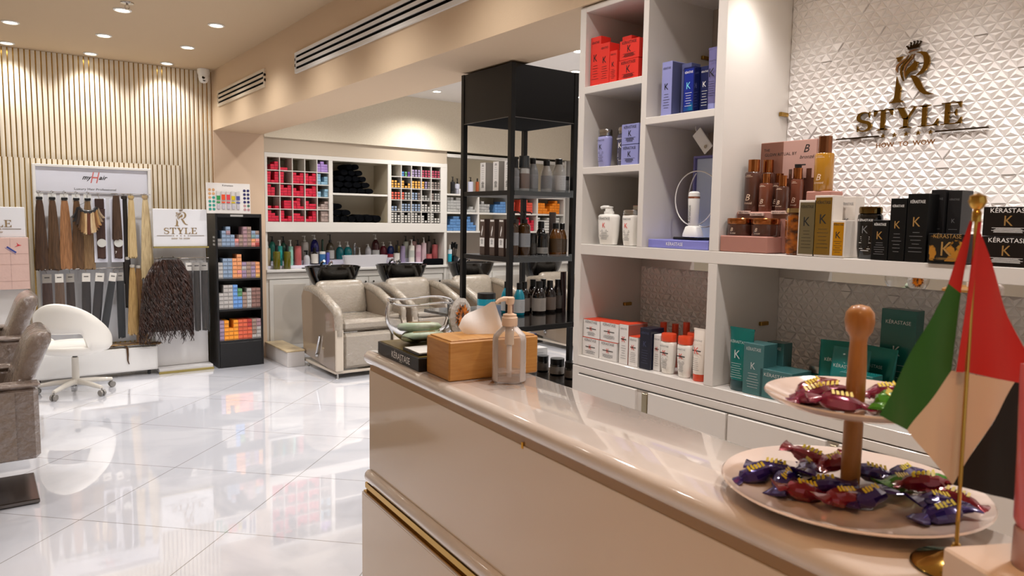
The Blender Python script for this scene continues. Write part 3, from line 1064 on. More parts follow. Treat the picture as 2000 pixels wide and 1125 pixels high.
def sachet(label, y, x, w, h, m, rot=0, lean=.12, z=Z0):
    t = stand_at('refill_pouch', label, 'pouch', y, z, .05, xf=x, rot=rot)
    b = MB().super([(w / 2 * .96, .020, 0), (w / 2, .022, .006), (w / 2 * .98, .019, h * .4), (w / 2, .010, h * .8), (w / 2, .002, h * .94), (w / 2, .0015, h)], 28, e=3)
    b.xf(Matrix.Translation((0, 0, .0028)) @ Matrix.Rotation(-lean, 4, 'X'))
    b.build('pouch_body', m, t, smooth=60)
    letter(t, 'KÉRASTASE', .010, (0, -.022 + h * .7 * lean * .5, h * .70), SILP, w=w * .6)
    letter(t, 'K', h * .13, (0, -.0265 + h * .4 * lean * .5, h * .42), GOLDPRINT, name='emblem')
    return t


sachet('teal refill pouch leaning at the left behind the upper plate', 1.225, 2.16, .10, .19, TEALM, rot=.35)
sachet('teal refill pouch with silver name facing front, behind the wooden pole', 1.165, 2.12, .115, .180, TEAL)
sachet('teal refill pouch at the back right of the wooden pole', 1.115, 2.19, .11, .185, TEALM, rot=-.15)
kbox('low teal box right before the pouches behind the wooden pole', 1.105, Z0, .10, .130, .06, TEAL, SILP, SILP, xf=2.085, brand=.8, ks=.2)
kbox('tall flat dark teal box at the back right of the wooden pole', 1.075, Z0, .105, .315, .05, mat('pine_teal_card', '0c5a55', .35, coat=.3), SILP, SILP, xf=2.26, ks=.1)
t = stand_at('product_jar', 'wide dark jar with silver-rimmed lid seen past the upper plate', 'jar', .99, Z0, .1, xf=2.19)
MB().lathe([(.045, 0), (.047, .003), (.047, .06), (.044, .063)], 28).build('jar_body', TEALD, t)
MB().lathe([(.048, .0635), (.049, .067), (.049, .078), (.045, .081), (.001, .081)], 28).build('lid', SILVER, t)
t = stand_at('product_jar', 'second dark jar with silver-rimmed lid behind the upper plate', 'jar', 1.07, Z0, .1, xf=2.11)
MB().lathe([(.040, 0), (.042, .003), (.042, .05), (.039, .053)], 28).build('jar_body', TEALD, t)
MB().lathe([(.042, .0535), (.043, .057), (.043, .068), (.039, .071), (.001, .071)], 28).build('lid', SILVER, t)
MINTP = mat('mint_plastic', 'a9c9c2', .3, coat=.3)
squeeze('left mint squeeze tube seen below the upper plate', .918, Z0, .066, .17, MINTP, MINTP, TEALC, TEALC, caph=.02)
squeeze('mint squeeze tube with dark green cap below the green flag', .861, Z0, .052, .17, MINTP, mat('bottle_green_cap', '173f3c', .3), TEALC, TEALC, caph=.16)
squeeze('right mint squeeze tube seen beside the flag pole', .785, Z0, .062, .17, MINTP, MINTP, TEALC, TEALC, caph=.02, xf=2.075)
kbox('pale mint box behind the two mint tubes', .83, Z0, .045, .16, .05, MINTP, TEALC, TEALC, xf=2.12)
kbox('white card box with fine print at the far right of the bottom shelf', .70, Z0, .075, .10, .06, WC, GREYP, GREYP)

# ================================================================ main right shelf: bronze display, gold and black range
BRZ = mat('bronze_brown_plastic', '4a2c22', .25, coat=.5)
BRZ2 = mat('chestnut_plastic', '6b3b2a', .25, coat=.5)
BCAP = mat('copper_cap', 'a9693c', .18, 1.0)
ROSE = mat('dusty_rose_card', 'a9776a', .45)
CREAMP = mat('cream_print', 'e4c8b0', .5)
t = stand_at('tester_stand', 'dusty rose display stand with printed back card reading the glow ritual', 'display stand', 1.470, 1.4005, 0, xf=2.14)
B(-.118, .058, -.080, 0, 0, .052, .003).build('stand_base', ROSE, t)
B(-.118, .085, .0005, .128, 0, .1295, .003).build('stand_riser', ROSE, t)
B(.137, .217, -.010, .058, 0, .191, .003).build('stand_riser', ROSE, t)
B(-.117, .090, .117, .122, .1300, .362, .002).build('back_card', mat('mauve_card', '9c7266', .4, coat=.2), t)
B(-.115, -.03, .1155, .1165, .135, .360).build('card_panel', mat('brown_card_panel', '7c5243', .4), t)
B(-.03, .088, .1155, .1165, .135, .360).build('card_panel', mat('blush_card_panel', 'b48e83', .4), t)
letter(t, 'THE', .009, (-.092, .1153, .332), BLACKPRINT)
letter(t, 'GLOW RITUAL BY', .010, (-.040, .1153, .316), BLACKPRINT, w=.118)
letter(t, 'B', .026, (.054, .1153, .322), BLACKPRINT, shear=.3, name='emblem')
letter(t, 'bronzé', .012, (.056, .1153, .302), BLACKPRINT, shear=.3, w=.05)
for x, wd in ((.000, .022), (.032, .026), (.066, .036)):
    MB().box(x - wd / 2, x + wd / 2, .1145, .1154, .14, .24, 0).box(x - wd / 4, x + wd / 4, .1145, .1154, .24, .27, 0).build('printed_bottle', BRZ, t)
for s, x, y, w, z in (('SELF TAN', -.085, -.0065, .045, .1225), ('TAN CARE', -.035, -.008, .05, .1165), ('BODY CARE', .045, -.0065, .055, .1225)):
    o = B(x - w / 2, x + w / 2, y, y + .006, z, z + .010, .0005).build('shelf_tag', mat('blush_tag', 'd8b9ac', .5), t)
    letter(t, s, .005, (x, y - .0004, z + .0025), BLACKPRINT, w=w * .8)


def bjar(label, y, z, xf):
    t = stand_at('cream_jar', label, 'jar', y, z, .09, xf=xf)
    MB().lathe([(.040, 0), (.0425, .004), (.0425, .035), (.041, .037)], 32).build('jar_body', BRZ, t)
    MB().lathe([(.043, .0375), (.044, .039), (.044, .054), (.042, .056), (.001, .056)], 32).build('lid', BCAP, t)
    letter(t, 'B', .012, (-.004, -.0430, .014), CREAMP, shear=.3, bend=.0428, name='emblem')
    letter(t, 'bronzé', .005, (.0, -.0430, .006), CREAMP, shear=.3, w=.02, bend=.0428)


bjar('left brown cream jar with copper lid on the dusty rose base', 1.546, 1.4555, 2.06)
bjar('right brown cream jar with copper lid on the dusty rose base', 1.452, 1.4555, 2.062)


def bbottle(label, y, z, xf, r, hb, ht, m=BRZ, capr=.62, pump=False, cm=BCAP, big=False):
    t = stand_at('tanning_bottle', label, 'bottle', y, z, 2 * r, xf=xf)
    r *= SC
    MB().lathe([(r * .93, 0), (r, .003), (r, hb - .006), (r * .9, hb - .001), (r * capr * .8, hb)], 28).build('bottle_body', m, t)
    cr = r * capr
    MB().lathe([(cr, hb + .0005), (cr, ht), (.001, ht + .0005)], 28).build('cap', cm, t)
    if pump:
        MB().lathe([(cr * .75, ht + .001), (cr * .8, ht + .012), (.001, ht + .013)], 16).tube([(0, 0, ht + .010), (r * 1.35, -.003, ht + .010)], .0022, 8).build('pump_head', BLACKP, t)
    letter(t, 'B', hb * .17, (0, -r - .0004, hb * .28), CREAMP, shear=.3, bend=r, name='emblem')
    letter(t, 'bronzé', hb * .06, (0, -r - .0004, hb * .19), CREAMP, shear=.3, w=r * 1.1, bend=r)
    lines(t, r * 1.1, hb * .86, hb * .93, 2, -r - .0004, CREAMP, bend=r)


bbottle('tall dark brown tanning bottle with big copper cap, leftmost on the stand', 1.558, 1.5372, 2.15, .029, .130, .170, BRZ, .68)
bbottle('dark tanning bottle with copper cap behind the leftmost one', 1.545, 1.5372, 2.215, .026, .130, .172, BRZ, .7)
bbottle('chestnut tanning bottle with copper cap, second in the front row', 1.502, 1.5372, 2.15, .0225, .092, .122, BRZ2, .60)
bbottle('dark slim tanning bottle with copper cap, third in the front row', 1.438, 1.5372, 2.15, .0215, .080, .114, BRZ, .62)
bbottle('dark slim tanning bottle with copper cap, behind between the second and third', 1.492, 1.5372, 2.21, .022, .095, .125, BRZ, .62)
bbottle('brown tanning pump bottle with copper neck beside the printed bottles', 1.425, 1.5372, 2.215, .0205, .105, .140, BRZ2, .72, pump=True)
bbottle('tall amber oil bottle with brown metal cap on its own riser', 1.285, 1.6016, 2.128, .029, .113, .162, mat('amber_oil', 'a06f1e', .15, coat=.6), .70, cm=mat('brown_metal_cap', '8c5a3c', .25, 1.0))
# amber elixir bottle
t = stand_at('elixir_bottle', 'round amber oil bottle with gold lid standing left of the grey boxes', 'bottle', 1.327, 1.4005, .072, xf=2.057)
AMB = mat('amber_glass', 'a4560f', .05, coat=1.0, noise=(30, '3a1703', (1, 1, 1.6), .35, .62))
MB().super([(.028, .028, 0), (.032, .032, .004), (.034, .034, .05), (.034, .034, .110), (.031, .031, .120), (.026, .026, .124)], 32).build('bottle_body', AMB, t)
MB().lathe([(.030, .1245), (.0345, .126), (.0335, .139), (.001, .1395)], 32).build('lid', mat('pale_gold', 'c9b184', .15, 1.0), t)
FG = mat('brushed_gold_foil', '8d8264', .28, .85)
FG2 = mat('gold_foil', 'a6843f', .22, .9)
FG3 = mat('bright_gold_foil', 'e0a020', .25, .75)
OFFW = mat('offwhite_card', 'd5cdc4', .4, coat=.2)
kbox('grey-gold foil box with white edges and black K, left of the pair', 1.268, 1.4005, .058, .170, .055, OFFW, BLACKPRINT, BLACKPRINT, xf=2.05, foil=FG, ks=.24, kpos=.54)
kbox('taller gold foil box with white edges and black K, right of the pair', 1.215, 1.4005, .060, .184, .055, OFFW, BLACKPRINT, BLACKPRINT, xf=2.05, foil=FG2, ks=.26, kpos=.54)
kbox('white box with fine print standing behind the small gold box', 1.180, 1.4005, .05, .182, .05, OFFW, GREYP, GREYP, xf=2.12, ks=.1)
kbox('small bright gold foil box with white edges and black K', 1.165, 1.4005, .041, .110, .055, OFFW, BLACKPRINT, BLACKPRINT, xf=2.05, foil=FG3, ks=.30, kpos=.52)
bain('black shampoo bottle with gold-rimmed cap at the middle of the main shelf', 1.090, 1.4005, .070, .150, BLACKG, mat('black_gold_cap', '6d5a35', .12, 1.0), GREYP, WHITEPRINT, xf=2.06, caph=.12, capr=.46, taper=.84)
BC = mat('black_card', '070707', .45, spec=.3)
BC2 = mat('charcoal_card', '1d1c1d', .5, spec=.3)
kbox('smallest black box with gold K beside the black bottle', 1.042, 1.4005, .046, .112, .055, BC, GOLDPRINT, WHITEPRINT, xf=2.05, ks=.27, kpos=.52, pm=GREYP)
kbox('middle-sized black box with gold K on the main shelf', .995, 1.4005, .043, .172, .055, BC, GOLDPRINT, WHITEPRINT, xf=2.05, ks=.24, kpos=.52, pm=GREYP)
kbox('tallest black box with gold K on the main shelf', .944, 1.4005, .054, .184, .06, BC, GOLDPRINT, WHITEPRINT, xf=2.05, ks=.24, kpos=.52, pm=GREYP)
kbox('left of two tall charcoal boxes standing behind the patterned box', .920, 1.4005, .036, .196, .07, BC2, GREYP, GREYP, xf=2.11, ks=.06)
kbox('right of two tall charcoal boxes standing behind the patterned box', .882, 1.4005, .034, .194, .07, BC2, GREYP, GREYP, xf=2.12, ks=.06)
LEO = mat('marbled_gold_black', '0d0906', .15, .5, coat=.8, noise=(22, 'c98a2c', (1, 1, 1), .50, .54))
kbox('black jar box with fiery gold marbled front lying left of the flag', .862, 1.4005, .095, .078, .085, BC, GOLDPRINT, GOLDPRINT, xf=2.045, foil=LEO, ks=.5, kpos=.26, brand=.85)
BRB = mat('brown_black_card', '150e0a', .45, spec=.3)
kbox('upper of two stacked wide black boxes right of the flag finial', .728, 1.4755, .115, .073, .09, BRB, GOLDPRINT, WHITEPRINT, xf=2.055, ks=.36, kpos=.36, brand=.80)
kbox('lower of two stacked wide black boxes right of the flag finial', .728, 1.4005, .115, .0745, .09, BRB, GOLDPRINT, WHITEPRINT, xf=2.055, ks=.36, kpos=.36, brand=.80)

# ================================================================ black open display tower
TS = .985
TX, TY = 2.3266 * TS, 3.192 * TS
TW, TD = .474 * TS, .50 * TS


def tz(z):
    return 1.5 + (z - 1.5) * TS


TBLK = mat('black_metal_frame', '0c0908', .42)
t = thing('display_tower', 'tall black metal display tower with closed header between beam and white shelves', 'display stand', (TX, TY, 0))
pw = .028
for px, py in ((0, 0), (TW - pw, 0), (0, TD - pw), (TW - pw, TD - pw)):
    B(px, px + pw, py, py + pw, 0, tz(2.331), .001).build('post', TBLK, t)
h0, h1 = tz(2.046), tz(2.329)
B(pw, TW - pw, .004, .010, h0, h1).build('header_panel', mat('black_gloss_panel', '060507', .10, coat=.2), t)
B(.004, .010, pw, TD - pw, h0, h1).build('header_panel', TBLK, t)
B(pw, TW - pw, TD - .010, TD - .004, h0, h1).build('header_panel', TBLK, t)
B(TW - .010, TW - .004, pw, TD - pw, h0, h1).build('header_panel', TBLK, t)
B(.011, TW - .011, .011, TD - .011, h0 + .001, h0 + .012).build('header_floor', mat('matt_black', '030303', .9, spec=.1), t)
B(pw, TW - pw, .002, .0045, h0 - .001, h0 + .002).build('trim_edge', mat('steel_edge', '7f7b78', .3, .9), t)
B(.002, .0045, pw, TD - pw, h0 - .001, h0 + .002).build('trim_edge', mat('steel_edge', '7f7b78', .3, .9), t)
SHZ = [1.655, 1.290, .967, .598]
ACR = film('clear_acrylic', 'cfd4d6', .06, .05)
for px in (-.236, TW - .030):
    B(px, px + .022, -.326, -.304, 0, tz(.967) - .029, .001).build('post', TBLK, t)
for i, z in enumerate(SHZ):
    z = tz(z)
    if i < 2:
        B(.004, TW - .004, .004, TD - .004, z - .026, z, .001).build('shelf', TBLK, t)
    else:
        B(-.24, TW - .004, -.33, TD - .004, z - .028, z, .002).build('shelf', mat('black_lacquer_shelf', '080808', .15, coat=.4), t)
    if i < 2:
        B(pw + .001, TW - pw, -.004, -.001, z - .028, z + .012).build('acrylic_rail', ACR, t)


def tthing(name, label, cat, x, y, si, group=None, rz=0.0):
    return thing(name, label, cat, (x * TS, y * TS, tz(SHZ[si]) + .0005), rz, group)


def tbottle(label, x, y, si, w, hb, ht, m, capm, labm=None, shoulder=.35, capw=.5, lz=(.12, .62), prm=GREYP, kind='cap', name='bottle'):
    t = tthing('shampoo_bottle' if name == 'bottle' else name, label, 'bottle' if name != 'product_jar' else 'jar', x, y, si)
    r = w * TS / 2
    cw = r * capw
    if kind == 'jar':
        MB().lathe([(r * .95, 0), (r, .003), (r, hb - .004), (r * .95, hb)], 28).build('jar_body', m, t)
        MB().lathe([(r * .98, hb + .0005), (r * .98, ht), (.001, ht + .0005)], 28).build('lid', capm, t)
    else:
        s = hb * (1 - shoulder)
        MB().lathe([(r * .92, 0), (r, .004), (r, s), (r * .93, s + (hb - s) * .35), (r * .68, s + (hb - s) * .75), (cw * .95, hb)], 28).build('bottle_body', m, t, smooth=50)
        if kind == 'pump':
            MB().lathe([(cw * 1.1, hb + .0005), (cw * 1.1, hb + .02), (cw * .4, hb + .022), (cw * .4, ht - .012), (cw * .9, ht - .01), (cw * .9, ht), (.001, ht)], 18).tube([(0, 0, ht - .006), (r * .9, -.01, ht - .006), (r * 1.2, -.014, ht - .014)], .004, 8).build('pump_head', capm, t)
        else:
            MB().lathe([(cw, hb + .0005), (cw, ht), (cw * .9, ht + .001), (.001, ht + .001)], 22).build('cap', capm, t)
    if labm:
        MB().lathe([(r + .0006, hb * lz[0]), (r + .0006, hb * lz[1])], 28, cap0=False, cap1=False).build('label', labm, t)
        lines(t, r * 1.2, hb * (lz[0] + .05), hb * (lz[1] - .05), 7, -r - .0009, prm, bend=r + .0009, seed=int(x * 997))
    return t


# top shelf: three white-fronted boxes, clear bottles
GC = mat('light_grey_card', 'b6b1aa', .45)
WB = mat('white_box_front', 'f1efec', .4, coat=.2)
for y, lb in ((3.515, 'white-fronted slim box on the top tower shelf, furthest from the corner post'), (3.385, 'white-fronted slim box on the top tower shelf, middle of the three'),
              (3.275, 'white-fronted slim box on the top tower shelf, nearest the corner post')):
    t = tthing('product_box', lb, 'box', 2.395, y, 0, None, -PI / 2)
    carton(t, .052, .055, .162, GC)
    B(-.0262, .0262, -.0285, -.0272, .001, .161).build('white_front', WB, t)
    lines(t, .03, .065, .135, 6, -.029, GREYP)
    lines(t, .03, .020, .055, 7, -.029, BLACKPRINT, th=.0025)
    lines(t, .022, .140, .152, 2, -.029, BLACKPRINT, th=.003)
CLR = mat('frosted_clear', 'b4b2ae', .12, coat=.6)
SMK = mat('smoky_clear', '87898b', .12, coat=.6)
LBG = mat('grey_label', '8f9093', .4)
LBW = mat('pale_label', 'c9cacb', .4)
tbottle('clear bottle with black cap on the top tower shelf, hidden partly by the corner post', 2.385, 3.235, 0, .055, .12, .175, SMK, BLACKP, LBG, kind='cap', capw=.7, shoulder=.12)
tbottle('wide white spray can with grey-black cap on the top tower shelf', 2.455, 3.240, 0, .064, .125, .188, CLR, mat('smoked_cap', '35393b', .15, coat=.5), mat('brown_panel_label', '7d6d66', .4), kind='cap', capw=.93, shoulder=.06, lz=(.1, .75))
tbottle('smoky bottle with black cap right of the spray can, top tower shelf', 2.527, 3.255, 0, .064, .150, .180, SMK, BLACKP, LBG, capw=.55)
tbottle('slim clear shampoo bottle with black cap, centre right of the top tower shelf', 2.610, 3.235, 0, .064, .143, .172, CLR, BLACKP, LBG, capw=.58)
tbottle('large clear shampoo bottle with pale label on the top tower shelf', 2.700, 3.235, 0, .082, .155, .186, CLR, BLACKP, LBW, capw=.50, lz=(.08, .6))
tbottle('low clear pot with black cap at the right end of the top tower shelf', 2.765, 3.250, 0, .046, .07, .092, SMK, BLACKP, LBG, capw=.75, kind='jar', name='product_jar')
# second shelf
BRN = mat('dark_brown_card', '4c3b34', .35, coat=.3)
for y, lb in ((3.505, 'dark brown slim box on the second tower shelf, furthest from the corner post'), (3.405, 'dark brown slim box on the second tower shelf, second from the left'),
              (3.315, 'dark brown slim box on the second tower shelf, third from the left'), (3.245, 'dark brown slim box on the second tower shelf, nearest the corner post')):
    t = tthing('product_box', lb, 'box', 2.385, y, 1, None, -PI / 2)
    carton(t, .048, .05, .205, BRN)
    B(-.0225, .0225, -.0262, -.0250, .048, .098).build('white_panel', WB, t)
    lines(t, .025, .062, .092, 6, -.0266, BLACKPRINT, th=.002)
    MB().strip([(-.006, .110, .004), (-.004, .128, .009), (.002, .145, .009), (.004, .165, .003)], -.0262, -.0252).build('emblem', WB, t)
    B(-.018, .018, -.0262, -.0250, .190, .200).build('white_band', WB, t)
AMBR = mat('amber_brown_plastic', '3d2407', .12, coat=.6)
AMBL = mat('honey_brown_plastic', '6a3f0c', .12, coat=.6)
BLKB = mat('near_black_glass', '0e0b0a', .1, coat=.6)
tbottle('amber pump bottle on the second tower shelf, left behind the corner post', 2.380, 3.225, 1, .055, .185, .25, AMBR, BLACKP, mat('silver_label', '8e9195', .3), shoulder=.12, capw=.45, kind='pump', lz=(.35, .72))
tbottle('amber pump bottle with silver label on the second tower shelf, right of the post', 2.455, 3.228, 1, .068, .185, .25, AMBR, BLACKP, mat('silver_label', '8e9195', .3), shoulder=.10, capw=.45, kind='pump', lz=(.30, .70))
tbottle('dark jar on the second tower shelf beside the pump bottles', 2.522, 3.24, 1, .045, .12, .13, BLKB, BLACKP, mat('dim_label', '3c3833', .4), kind='jar', name='product_jar')
tbottle('dark jar with pale label on the second tower shelf', 2.583, 3.225, 1, .062, .115, .128, BLKB, BLACKP, mat('pale_bar_label', '8f8d89', .4), kind='jar', lz=(.15, .45), name='product_jar')
tbottle('black bottle standing behind the labelled dark jar', 2.635, 3.305, 1, .072, .155, .195, BLKB, BLACKP, shoulder=.4)
tbottle('honey brown bottle with black cap on the second tower shelf', 2.683, 3.230, 1, .074, .155, .186, AMBL, BLACKP, mat('brown_label', '4b3720', .4), shoulder=.38, lz=(.15, .65))
tbottle('honey brown bottle at the right end of the second tower shelf', 2.755, 3.258, 1, .062, .150, .185, AMBL, BLACKP, mat('brown_label', '4b3720', .4), shoulder=.38, lz=(.15, .65))
t = tthing('squeeze_tube', 'tall dark brown tube at the back right of the second tower shelf', 'tube', 2.765, 3.36, 1)
MB().super([(.02, .02, 0), (.022, .02, .03), (.025, .010, .18), (.026, .002, .25)], 20).build('tube_body', BRN, t)
# third shelf
TQ = mat('turquoise_plastic', '0f8ba3', .2, coat=.5)
tbottle('turquoise jar with black lid at the left of the third tower shelf', 2.150, 3.147, 2, .098, .112, .140, TQ, BLACKP, mat('pale_label', 'c9cacb', .4), kind='jar', lz=(.02, .70), name='product_jar')
tbottle('turquoise shampoo bottle left of the tower corner post', 2.420, 3.335, 2, .066, .140, .175, TQ, BLACKP, LBW, lz=(.1, .62))
tbottle('turquoise shampoo bottle right of the tower corner post', 2.425, 3.225, 2, .062, .140, .175, TQ, BLACKP, LBW, lz=(.1, .62))
DB = mat('dark_brown_glass', '1a0f0b', .1, coat=.6)
LB1 = mat('taupe_label', '7f736b', .4)
tbottle('dark shampoo bottle right next to the turquoise ones, third tower shelf', 2.492, 3.27, 2, .068, .140, .175, DB, BLACKP, LB1, lz=(.1, .62))
tbottle('dark shampoo bottle with pale grey label at the front of the third tower shelf', 2.573, 3.235, 2, .080, .140, .178, DB, BLACKP, mat('light_taupe_label', 'a89f97', .4), lz=(.1, .62))
tbottle('dark shampoo bottle with brown label, front row right of the pale label', 2.665, 3.25, 2, .072, .140, .178, DB, BLACKP, mat('brown_taupe_label', '6f5f55', .4), lz=(.1, .62))
tbottle('dark shampoo bottle at the right of the third tower shelf', 2.745, 3.275, 2, .066, .145, .180, DB, BLACKP, mat('umber_label', '4b4039', .4), lz=(.1, .62))
tbottle('dark shampoo bottle in the back row, left', 2.625, 3.36, 2, .068, .140, .177, DB, BLACKP, LB1)
tbottle('dark shampoo bottle in the back row, right', 2.712, 3.37, 2, .068, .140, .177, DB, BLACKP, LB1)
t = tthing('squeeze_tube', 'tall wine-brown tube at the far right of the third tower shelf', 'tube', 2.770, 3.255, 2)
MB().super([(.018, .018, 0), (.020, .018, .03), (.021, .010, .18), (.022, .002, .225)], 20).build('tube_body', mat('wine_brown', '2f1312', .3), t)
# bottom shelf
tbottle('black hair mask jar at the left of the lowest tower shelf', 2.700, 3.345, 3, .070, .060, .090, BLKB, BLACKP, LB1, kind='jar', lz=(.1, .8), name='product_jar')
tbottle('black hair mask jar with taupe label, middle of the lowest tower shelf', 2.712, 3.225, 3, .084, .060, .092, BLKB, BLACKP, mat('light_taupe_label', 'a89f97', .4), kind='jar', lz=(.1, .8), name='product_jar')
tbottle('black hair mask jar at the right of the lowest tower shelf', 2.715, 3.10, 3, .082, .060, .092, BLKB, BLACKP, LB1, kind='jar', lz=(.1, .8), name='product_jar')
t = tthing('product_box', 'white box with grey print at the back of the lowest tower shelf', 'box', 2.735, 3.455, 3)
carton(t, .11, .08, .12, WC)
lines(t, .08, .02, .10, 5, -.0415, GREYP)
t = tthing('product_box', 'navy box stacked at the back right of the lowest tower shelf', 'box', 2.765, 3.56, 3)
carton(t, .06, .06, .19, mat('deep_navy_card', '1a1c45', .4))

# ================================================================ reception counter
CW = mat('cream_high_gloss', 'd8c4ac', .10, coat=.8, coat_rough=.03)
CT = mat('counter_top_gloss', 'ddd3ca', .07, coat=.9, coat_rough=.02, noise=(5, 'd2c6bd', (1, 1, 1), .35, .7))
t = thing('reception_counter', 'long cream high-gloss reception counter with gold trim running toward the viewer', 'counter', (.852, 1.86, 0), math.radians(-3.9))
L = 2.9


def bull(x0, x1, y0, y1, z0, z1, r):
    """slab with a rounded nose all round"""
    b = MB()
    rings = []
    n = 6
    for i in range(n + 1):
        a = -PI / 2 + PI * i / n
        k = r * (1 - math.cos(a))
        z = (z0 + z1) / 2 + (z1 - z0) / 2 * math.sin(a)
        c = .02 + 0
        pts = []
        for cx, cy, a0 in ((x1 - c, y1 - c, 0), (x0 + c, y1 - c, 90), (x0 + c, y0 + c, 180), (x1 - c, y0 + c, 270)):
            for j in range(5):
                aa = math.radians(a0 + j * 22.5)
                pts.append((cx + (c - k) * math.cos(aa), cy + (c - k) * math.sin(aa), z))
        rings.append(pts)
    return b.loft(rings)


bull(0, .252, -L, 0, 1.094, 1.130, .016).build('counter_ledge', CT, t, smooth=50)
B(.019, .240, -L + .01, -.014, 1.074, 1.0935).build('shadow_strip', mat('caramel_shade', 'a9814f', .3, coat=.3), t)  # tan strip: the dark band of shade under the ledge, put into its colour
B(.017, .242, -L + .01, -.012, .7895, 1.0738, .001).build('front_panel', CW, t)
bull(0, .262, -L, .002, .752, .789, .016).build('lower_ledge', CT, t, smooth=50)
b = B(.006, .25, -L + .01, -.006, .736, .7515)
b.box(.003, .02, -L + .01, -.002, .722, .728)
b.build('gold_trim', GOLD, t)
B(.010, .25, -L + .01, -.006, .727, .7365).build('gold_trim', mat('dark_gold', '6f4f1c', .15, 1.0), t)
B(-.002, .25, -L + .01, -.001, .0, .7215, .0015).build('lower_panel', mat('cream_panel', 'd6c4ad', .12, coat=.5), t)
B(-.0015, .006, -L + .01, -.0015, .7216, .7245).build('panel_edge', CT, t)
B(.016, .0175, -L * .275, -L * .275 + .006, 1.068, 1.080).build('gold_tab', FG3, t)

CZ = 1.1305
CA = math.radians(-3.9)


def cpos(lx, ly, z=CZ):
    """a point on the counter: lx across the ledge, ly along it"""
    return (.852 + lx * math.cos(CA) - ly * math.sin(CA), 1.86 + lx * math.sin(CA) + ly * math.cos(CA), z)


# tray
t = thing('display_tray', 'black display tray with gold top and brand name on the counter end', 'tray', (.868, 1.792, CZ), math.radians(-5.5))
B(0, .175, -.277, 0, 0, .033, .0015).build('tray_body', BLACK, t)
B(.005, .170, -.272, -.005, .0331, .0342).build('gold_top', mat('olive_gold_card', '8d7a3e', .35, .5), t)
o = letter(t, 'KÉRASTASE', .0175, (-.0010, -.165, .0080), WHITEPRINT, w=.120, rz=-PI / 2)
o = letter(t, 'PARIS', .003, (-.0006, -.165, .0035), WHITEPRINT, w=.018, rz=-PI / 2)
t = thing('info_card', 'small black and white card on the tray beside the tissue box', 'card', (.895, 1.578, CZ + .0345), math.radians(-5.5))
B(-.04, .04, -.05, .05, 0, .006, .0005).build('card_base', BLACK, t)
B(-.037, .037, -.047, .047, .0061, .0075).build('card_face', WHITEP, t)
# glass bowl with amber flower
bowl = thing('glass_bowl', 'clear blown-glass bowl with a crackled amber flower on its side, on the tray', 'bowl', (.955, 1.705, CZ + .0345))
prof_o = [(.001, 0), (.030, .0), (.055, .008), (.080, .028), (.095, .055), (.098, .075), (.095, .098), (.090, .112)]
prof_i = [(.087, .112), (.092, .098), (.095, .075), (.092, .056), (.077, .031), (.052, .012), (.028, .005), (.001, .004)]
MB().lathe(prof_o + prof_i, 48, cap0=True, cap1=True).build('bowl_body', GLASSM, bowl, smooth=60)
b = MB()
b.tube([(.0895 * math.cos(a), .0895 * math.sin(a), .112 + .004 * math.sin(3 * a)) for a in [2 * PI * i / 48 for i in range(48)]], .0032, 8, closed=True)
b.build('rim', GLASSM, bowl, smooth=60)
b = MB()
rd = random.Random(4)
rings = []
ctr, ax = Vector((.066, -.068, .076)), Vector((.42, -.91, .0)).normalized()
sx_ = Vector((-ax.y, ax.x, 0))
for d_, r_ in ((0, .028), (.004, .042), (.014, .047), (.018, .036), (.019, .020), (.019, .001)):
    rings.append([tuple(ctr + ax * d_ + (sx_ * math.cos(2 * PI * k / 36) + Vector((0, 0, 1)) * math.sin(2 * PI * k / 36)) * r_ * (1 + (.13 * rd.random() if .03 < r_ else 0))) for k in range(36)])
b.loft(rings)
b.build('crackle_disc', mat('crackled_glass', 'd8d5cf', .12, coat=1.0, trans=.25, bump=(120, .8, .004)), bowl, smooth=0)
b = MB()
for i in range(16):
    a = 2 * PI * i / 16
    rad = sx_ * math.cos(a) + Vector((0, 0, 1)) * math.sin(a)
    tn = sx_ * -math.sin(a) + Vector((0, 0, 1)) * math.cos(a)
    c0 = ctr + ax * .0195
    b.add([tuple(c0), tuple(c0 + rad * .018 + tn * .008 + ax * .003), tuple(c0 + rad * (.033 + .004 * (i % 2)) + ax * .001), tuple(c0 + rad * .018 - tn * .008 + ax * .003)], [(0, 1, 2, 3)])
b.build('amber_flower', mat('amber_art_glass', 'd97a08', .15, coat=1.0, noise=(60, '3a1602', (1, 1, 1), .45, .6)), bowl, smooth=0)
JADE = mat('pale_green_sachet', 'b4c9a8', .35, coat=.4, noise=(40, 'd8e0c6', (1, 1, 1), .4, .7))
for i, (x, y, z, rz, lb) in enumerate(((-.012, -.034, .0215, -.2, 'front pale green rolled sachet inside the glass bowl'), (.012, .020, .0195, .15, 'back pale green rolled sachet inside the glass bowl'),
                                       (-.010, -.006, .0435, -.35, 'topmost pale green rolled sachet inside the glass bowl'))):
    tt = thing('rolled_sachet', lb, 'sachet', (.955 + x, 1.705 + y, CZ + .0345 + z), rz)
    MB().super([(.004, .010, -.060), (.010, .013, -.052), (.0125, .0145, -.03), (.0125, .014, .03), (.010, .013, .050), (.004, .011, .058)], 18).xf(Matrix.Rotation(PI / 2, 4, 'Y')).build('wrapper', JADE, tt, smooth=60)
    B(-.03, .03, -.004, .004, .0118, .0132).build('gold_print', GOLDPRINT, tt)

